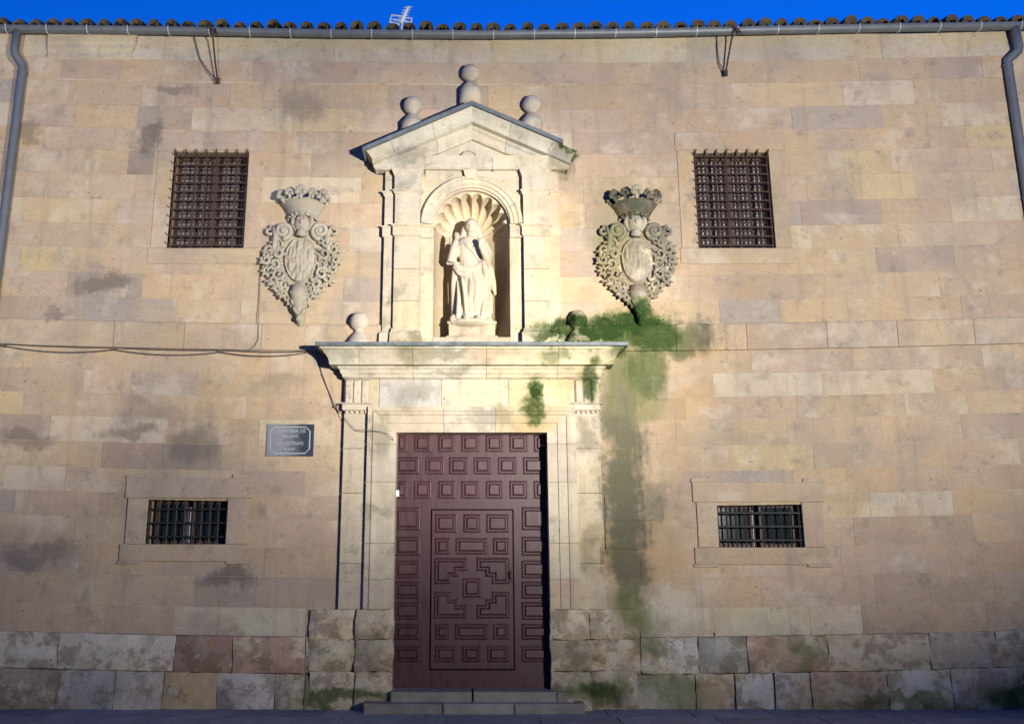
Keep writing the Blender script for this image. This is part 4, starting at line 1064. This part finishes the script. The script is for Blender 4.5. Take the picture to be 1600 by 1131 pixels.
    for i in range(7):
        a = math.pi * (i + .0) / 6; x = -36 * math.cos(a); p = .255 * math.sin(a) + .02; y = -89 - 3 * math.sin(a); tl = -math.cos(a) * .5
        mb = MB(); big = 1.45 if i % 2 else 1.1
        mb.ball(Q(x, y + 3, p), 2.6 * k * big, 2.2 * k, 5 * k * big, 8, 6, -tl)
        for (u, v, r) in ((-4.2, -1, 3.2), (4.2, -1, 3.2), (0, -6, 3.4), (-3, -5, 2.4), (3, -5, 2.4)):
            mb.ball(Q(x + (u + v * tl * -.5) * big, y + v * big, p + .01), r * k * big, 2.6 * k, r * k * big, 8, 6)
        mb.build('crown_leaf', M[mat], root, cols[5], smooth=True)
    for i in range(9):
        a = math.pi * (i + .5) / 9; mb = MB(); mb.ball(Q(-23.5 * math.cos(a), -60.5 - 5 * (math.sin(a) - .6), .195 * math.sin(a)), 2.2 * k, 2 * k, 2.2 * k, 7, 5); mb.build('crown_jewel', M[mat], root, cols[5], smooth=True)
    return root
g1 = (.37,.335,.26); g2 = (.40,.355,.28)
coat(472, 'weathered grey carved shield with open crown and scrolls, above the street name plaque', [g1, g2, (.40,.36,.29), g1, g2, (.37,.345,.275)], False)
coat(993, 'moss-darkened carved shield with blackened crown, above the green stain right of the niche', [(.26,.23,.175), (.30,.265,.20), (.15,.15,.115), (.24,.215,.16), (.42,.39,.33), (.045,.055,.036)], True)

# ------------------------------------------------------------------ eave: gutter, tiles, roof
GUT = [(-60,42),(0,44.5),(250,47),(500,51.5),(750,53.5),(1000,51),(1200,46.5),(1400,42.5),(1600,39.5),(1680,38.5)]
GP = .16
gpts = [at(x, y, GP) for x, y in GUT]
gpts = [Vector((XL - .2, -GP, gpts[0].z + .0))] + gpts[1:-1] + [Vector((XR + .2, -GP, gpts[-1].z))]
def gz(x):
    for a, b in zip(gpts[:-1], gpts[1:]):
        if a.x <= x <= b.x: return a.z + (b.z - a.z) * (x - a.x) / (b.x - a.x)
    return gpts[-1].z
GR = .068
mb = MB(); vs = []; n = 12
rx = [XL + (XR - XL) * i / 60 for i in range(61)]
for x in rx:
    z = gz(x)
    vs += [(x, -GP + GR * math.cos(math.pi + math.pi * k / n), z + GR * math.sin(math.pi + math.pi * k / n) * 1.0) for k in range(n + 1)]
    vs += [(x, -GP - GR, z + .012), (x, -GP + GR, z + .012)]
m = n + 3
for i in range(60):
    for k in range(n): mb.f.append((i*m+k, i*m+k+1, (i+1)*m+k+1, (i+1)*m+k))
    mb.f.append((i*m+n+1, i*m, (i+1)*m, (i+1)*m+n+1))
mb.v = vs
gut = mb.build('gutter', M['zinc'], bld, smooth=True)
x = at(-40, 46).x
while x < XR - .3:
    mb = MB(); z = gz(x); m_ = 12
    pts = [(x, -GP + (GR + .006) * math.cos(math.pi + math.pi * k / m_), z + (GR + .006) * math.sin(math.pi + math.pi * k / m_)) for k in range(m_ + 1)]
    mb.tube([(x, -GP - GR - .004, z + .02)] + pts + [(x, -.0, z + .03)], .0045, 5); mb.build('gutter_bracket', M['alu'], gut); x += .56
# roof slab and tiles
RS = math.tan(R(17))
def roof_z(x, y): return gz(x) + .055 + (y + GP) * RS
mb = MB(); mb.grid(lambda u, v: (XL + (XR - XL) * u, -.13 + 5.4 * v, roof_z(XL + (XR - XL) * u, -.13 + 5.4 * v) - .03), 30, 2)
roof = mb.build('roof', M['wood_dark'], bld)
def tile_mesh(r0, r1, ln, up):
    mb = MB(); n = 8; vs = []
    for (y, r) in ((0, r0), (ln, r1)):
        for th in (0, .014):
            for k in range(n + 1):
                a = math.pi * k / n; rr = r - th
                vs.append((-rr * math.cos(a), y, up * rr * math.sin(a) * 1.05 + y * RS))
    m = n + 1
    f = [(k, k + 1, 2*m+k+1, 2*m+k) for k in range(n)] + [(m+k, m+k+1, 3*m+k+1, 3*m+k) for k in range(n)] + [(k, k+1, m+k+1, m+k) for k in range(n)] + [(2*m+k, 2*m+k+1, 3*m+k+1, 3*m+k) for k in range(n)]
    mb.add(vs, f); me = bpy.data.meshes.new('roof_tile'); me.from_pydata(mb.v, [], mb.f); me.materials.append(M['tile']); me.update()
    for p in me.polygons: p.use_smooth = True
    return me
cov, pan = tile_mesh(.098, .078, .46, 1), tile_mesh(.088, .105, .46, -1)
PITCH_T = .2355
nt_ = int((XR - XL) / PITCH_T); farm = MB()
for i in range(nt_):
    x = XL + (i + .5) * PITCH_T
    for rrow in range(12):
        y = -.15 + rrow * .40
        for me, dxx, lift in ((cov, 0, .045 + rrow * .004), (pan, PITCH_T / 2, .075 + rrow * .004)):
            if rrow == 0 and IN0 - .6 < x < IN1 + .6 :
                o = link('roof_tile', me, roof); o.location = (x + dxx + random.uniform(-.008, .008), y + random.uniform(-.03, .02), roof_z(x, y) + lift - .03 + random.uniform(-.006, .010)); o.rotation_euler = (random.uniform(-.05, .05), random.uniform(-.10, .10), random.uniform(-.05, .05)); o.scale = (random.uniform(.88, 1.08), random.uniform(.9, 1.1), random.uniform(.82, 1.15))
            else:
                farm.add([(v.co.x + x + dxx + random.uniform(-.002, .002), v.co.y + y, v.co.z + roof_z(x, y) + lift - .03) for v in me.vertices], [tuple(p.vertices) for p in me.polygons])
farm.build('tiles_up_the_slope', M['tile'], roof, kind='stuff', smooth=True, fix=False)

# downpipes
def downpipe(pts, name='downpipe'):
    mb = MB(); mb.tube(pts, .058, 12); o = mb.build(name, M['zinc'], bld, smooth=True)
    return o
def clamp(o, x, y, z):
    mb = MB(); mb.lathe([(.058, -.018), (.066, -.016), (.066, .016), (.058, .018)], (x, y, z), 12); mb.box(x - .012, x + .012, y + .05, .02, z - .012, z + .012); mb.build('pipe_clamp', M['zinc'], o)
a = at(26, 60, GP); b = at(23, 82, .14); c = at(37, 108, .085); xd = c.x - .02
o = downpipe([(a.x, -GP, gz(a.x) - .03), (b.x, -.15, b.z + .02), (b.x + .01, -.14, b.z - .03), (xd, -.085, c.z + .04), (xd, -.08, c.z - .04), (xd, -.08, .25), (xd + .02, -.12, .08)])
for z in (c.z - .05, zz(330), 4.0, 2.0): clamp(o, xd, -.08, z)
a = at(1586, 52, GP); c = at(1574, 100, .085)
xd = c.x + .01
o = downpipe([(a.x, -GP, gz(a.x) - .03), (a.x + .03, -.15, at(1590, 74, .14).z), (a.x + .02, -.145, at(1588, 80, .14).z), (xd, -.085, c.z + .05), (xd, -.08, c.z - .02), (xd, -.08, .25), (xd + .02, -.12, .08)])
for z in (c.z - .03, 6.4, 4.2, 2.1): clamp(o, xd, -.08, z)

# ------------------------------------------------------------------ street name plaque
def plaque():
    m, nt, b = newmat('enamel_plaque'); L = nt.links.new
    tc = N(nt, 'ShaderNodeTexCoord'); sp = N(nt, 'ShaderNodeSeparateXYZ'); L(tc.outputs['Generated'], sp.inputs[0])
    n = N(nt, 'ShaderNodeTexNoise', Scale=6, Detail=5); L(tc.outputs['Generated'], n.inputs['Vector'])
    f = mth(nt, 'ADD', sp.outputs[0], mth(nt, 'MULTIPLY', mth(nt, 'SUBTRACT', n.outputs[0], .5), .5))
    L(ramp(nt, f, [(.30, (.23,.235,.25)), (.78, (.035,.045,.062))]), b.inputs['Base Color']); b.inputs['Roughness'].default_value = .35   # paler grey towards the left side
    a = at(417, 688); c = at(490.5, 688); z0, z1 = zz(713), zz(663)
    mb = arris(a.x, c.x, z0, z1, .0, -.022, .004); o = mb.build('street_plaque', m)
    tag(o, 'small blue-grey enamel plaque with white lettering, left of the portal', 'plaque')
    m2 = plain('faded_white_enamel', (.36,.38,.41), .5, .15, 20, 0)
    def ring(ix, iz, cut, wd):
        x0, x1, za, zb = a.x + ix, c.x - ix, z0 + iz, z1 - iz
        def oct_(d): return [(x0+cut,za+d),(x1-cut,za+d),(x1-d,za+cut),(x1-d,zb-cut),(x1-cut,zb-d),(x0+cut,zb-d),(x0+d,zb-cut),(x0+d,za+cut)]
        A, B = oct_(0), oct_(wd); mb = MB(); vs = [(x, -.0235, z) for x, z in A] + [(x, -.0235, z) for x, z in B] + [(x, -.021, z) for x, z in A] + [(x, -.021, z) for x, z in B]
        mb.add(vs, [(i, (i+1) % 8, 8+(i+1) % 8, 8+i) for i in range(8)] + [(i, (i+1) % 8, 16+(i+1) % 8, 16+i) for i in range(8)] + [(8+i, 8+(i+1) % 8, 24+(i+1) % 8, 24+i) for i in range(8)])
        mb.build('border', m2, o)
    ring(.042, .030, .06, .014)
    for (t, y, sz) in (('CUSTODIA DE', 673.8, .064), ('PALOMA', 682, .056), ('AGUSTINAS', 693, .066), ('S. XVII', 702, .050)):
        cu = bpy.data.curves.new('lettering', 'FONT'); cu.body = t; cu.size = sz; cu.align_x = 'CENTER'; cu.align_y = 'CENTER'; cu.extrude = .001; cu.space_character = .95
        tmp = bpy.data.objects.new('tmp', cu); COL.objects.link(tmp)
        dg = bpy.context.evaluated_depsgraph_get(); me = bpy.data.meshes.new_from_object(tmp.evaluated_get(dg)); bpy.data.objects.remove(tmp)
        me.materials.clear(); me.materials.append(m2)
        wid = max(v.co.x for v in me.vertices) - min(v.co.x for v in me.vertices); kx = min(1.0, .38 / wid)
        for v in me.vertices: v.co = Vector(((a.x + c.x) / 2 + v.co.x * kx, -.0232 - v.co.z, zz(y) + v.co.y))
        link('lettering', me, o)
plaque()

# ------------------------------------------------------------------ cables, brackets, aerial
def cable(pts, r, label, name='cable', clips=()):
    mb = MB(); mb.tube(pts, r, 6); o = mb.build(name, M['cable']); tag(o, label, 'cable')
    for c in clips:
        mb = MB(); mb.box(c[0] - .022, c[0] + .022, c[1] - .012, .01, c[2] - .02, c[2] + .02); mb.build('clip', M['cable'], o)
    return o
def drape(anch, sagz, p=.05, k=8):
    pts = []
    for (a, b), s_ in zip(zip(anch[:-1], anch[1:]), sagz):
        A, B = at(*a, p), at(*b, p)
        for i in range(k):
            t = i / k; q = A.lerp(B, t); q.z -= s_ * 4 * t * (1 - t); pts.append(q)
    pts.append(at(*anch[-1], p)); return pts
cl = [at(5, 539, .05), at(178, 544, .05), at(344, 548, .05)]
cable([Vector((XL, -.05, at(5, 536, .05).z))] + drape([(5,537),(178,543),(344,547),(395,549),(492,548)], [.01,.01,.0,.01]), .008, 'taut upper black cable running along the wall left of the portal cornice', clips=cl)
cable([Vector((XL, -.055, at(5, 541, .055).z))] + drape([(5,540),(178,546),(344,550),(480,551)], [.06,.055,.05], .055), .007, 'sagging lower black cable looping beneath the taut one left of the portal')
cable([at(409, 391, .02), at(407.5, 400, .02), at(405, 470, .03), at(403.5, 502, .06), at(403.5, 530, .06), at(398, 540, .06), at(386, 549, .05)], .0045, 'thin black cable dropping from the upper left window sill to the wall cables')
cable([at(496, 552, .03), at(503, 585, .02), at(516, 617, .02), at(524, 636, .03), at(541, 656, .13), at(556, 672, .125), at(570, 672, .225), at(595, 674, .215), at(606, 678, .20), at(613, 684, .185), at(616, 696, .0)], .0042, 'black wire hanging from the cornice end over the pilaster to the door top', clips=[at(524, 635, .03)])
cable([at(500, 575, .02), at(508, 596, .015), at(520, 630, .02), at(530, 646, .02)], .004, 'thin loose wire beside the cornice end wire at the left pilaster')
def eave_hook(pts, pts2, label, end=None):
    mb = MB(); mb.tube(pts, .012, 6); o = mb.build('cable_bracket', M['rusty']); tag(o, label, 'bracket')
    mb = MB(); mb.tube(pts2, .008, 6); mb.build('stay_wire', M['cable'], o)
    if end is not None:
        mb = MB(); mb.lathe([(.015, -.05), (.03, -.04), (.018, -.02), (.032, -.005), (.018, .01), (.03, .03), (.012, .045)], end, 9); mb.tube([Vector(end) + Vector((-.03, 0, .02)), Vector(end) + Vector((.03, .0, .03))], .012, 6); mb.build('insulator', M['rusty'], o)
    mb = MB(); q = Vector(pts[0]); mb.tube([q + Vector((-.06, -.02, .06)), q + Vector((.02, -.03, .0)), q + Vector((.10, -.02, -.1)), q + Vector((.06, .02, .02))], .013, 6); mb.build('strap', M['rusty'], o)
eave_hook([at(328, 46, .25), at(333, 62, .16), at(336, 95, .11), at(340, 126, .08)], [at(303, 58, .02), at(312, 92, .03), at(325, 112, .05), at(339, 127, .08)], 'rusty iron cable bracket hanging from the eave above the left window', at(340, 126, .08))
eave_hook([at(1147, 46, .25), at(1143, 62, .16), at(1138, 90, .11), at(1134, 112, .08)], [at(1120, 58, .02), at(1121, 80, .03), at(1124, 100, .05), at(1133, 114, .08)], 'rusty iron cable bracket hanging from the eave on the right side', at(1134, 114, .08))
def aerial():
    Y = 1.6; p = -Y
    root = at(628, 40, p); zr = roof_z(root.x, Y)
    e = empty('television_aerial', (0, 0, 0)); tag(e, 'white metal television aerial on a mast behind the roof tiles', 'aerial')
    mb = MB(); mb.tube([(root.x, Y, zr - .05), (root.x, Y, at(630, 33, p).z)], .018, 8); mb.build('mast', M['alu'], e)
    A = at(626, 37, p); B = at(638, 11, p)
    mb = MB(); mb.tube([A, B], [.04, .02], 6); mb.build('boom', M['white_paint'], e)
    d = (B - A)
    for i in range(6):
        q = A + d * (.15 + .16 * i); mb = MB(); mb.tube([q + Vector((-.065, 0, .0)), q + Vector((.065, 0, .012))], .008, 5); mb.build('element', M['alu'], e)
    for pts in ([(609,35),(612,24),(627,26)], [(609,35),(622,38)], [(614,31),(626,33)], [(642,45),(643,29),(630,28)], [(630,33),(642,36)], [(612,38),(618,43),(624,38)]):
        mb = MB(); mb.tube([at(x, y, p) for x, y in pts], .016, 6); mb.build('reflector_rod', M['alu'], e)
aerial()

# ------------------------------------------------------------------ unseen house, added to keep blue sky light out of the shadows
def opposite():
    M['render'] = plain('ochre_render', (.66,.56,.42), .9, .12, 3, .1)  # render kept pale so this added house bounces warm light back
    e = empty('sky_blocker_house', (0, -14.3, 0)); tag(e, 'unseen ochre rendered house added across the street to block sky light from the portal', 'added light blocker')
    wins = [(x - .5, x + .5, z, z + 1.5) for x in (-10, -6.5, -3, .5, 4, 7.5, 11) for z in (1.4, 4.9, 8.4)]; wins[9] = (0.0, 1.2, .0, 2.4)
    rs = [(-16, 16, -.02, 12)]
    for h in wins: rs = subtract(rs, h)
    mb = MB()
    for (a, b, c, d) in rs: mb.box(a, b, -.35, 0, c, d)
    mb.build('wall', M['render'], e)
    for k, (a, b, c, d) in enumerate(wins):
        mb = MB(); mb.box(a, b, -.22, -.16, c, d); o = mb.build('door' if k == 9 else 'window', M['wood_dark'], e)
        if k != 9:
            for (u, v) in ((a + .06, (a + b) / 2 - .03), ((a + b) / 2 + .03, b - .06)):
                mb = MB(); mb.box(u, v, -.158, -.15, c + .07, d - .07); mb.build('pane', M['glass'], o)
    mb = MB(); mb.add([(-16.3, .45, 11.9), (16.3, .45, 11.9), (16.3, -5, 13.7), (-16.3, -5, 13.7), (-16.3, .45, 12.02), (16.3, .45, 12.02), (16.3, -5, 13.82), (-16.3, -5, 13.82)], [(0,1,2,3),(4,5,6,7),(0,1,5,4),(1,2,6,5),(2,3,7,6),(3,0,4,7)])
    mb.build('roof', M['tile'], e)
opposite()

# ------------------------------------------------------------------ floodlight (across the street, beside the camera)
def flood(base, heads, label):
    e = empty('floodlight', (base.x, base.y - .12, 0)); tag(e, label, 'floodlight')
    mb = MB(); mb.tube([(0, 0, -.02), (0, 0, base.z - .22)], .045, 12); mb.lathe([(.14, 0), (.14, .03), (.06, .06)], (0, 0, -.02), 12); mb.build('post', M['zinc'], e)
    mb = MB(); mb.tube([(-.2, 0, base.z - .2), (.2, 0, base.z - .2)], .025, 8); mb.build('cross_arm', M['zinc'], e)
    for (s_, aim, pw, ang, wide) in heads:
        hd = base + Vector((s_ * .03, 0, 0)); x = s_ * .16
        mb = MB(); mb.box(x - .14, x + .14, -.10, .06, base.z - .17, base.z + .0); mb.build('lamp_housing', M['zinc'], e)
        mb = MB(); mb.box(x - .12, x + .12, .062, .068, base.z - .15, base.z - .02); mb.build('lamp_glass', M['lamp'], e)
        ld = bpy.data.lights.new('flood', 'SPOT'); ld.energy = pw; ld.color = FLOOD_COL; ld.spot_size = R(ang); ld.spot_blend = 1.0; ld.shadow_soft_size = .13
        lo = bpy.data.objects.new('flood_beam', ld); COL.objects.link(lo); lo.location = hd; lo.scale = (wide, 1, 1)
        lo.rotation_euler = (aim - hd).to_track_quat('-Z', 'Y').to_euler()
M['lamp'], nt, b = newmat('lit_lamp_glass'); b.inputs['Emission Color'].default_value = (*FLOOD_COL, 1); b.inputs['Emission Strength'].default_value = 4.0
flood(LAMP, ((-1, FLOOD_AIM, FLOOD_W, 32, 1.0), (1, WASH_AIM, WASH_W, 77, 2.2)), 'twin-headed floodlight on a short post across the street, aimed at the niche')
flood(LAMP_L, ((0, SIDE_AIM, SIDE_W, 46, 1.0),), 'single floodlight on a short post across the street, aimed at the left downpipe')
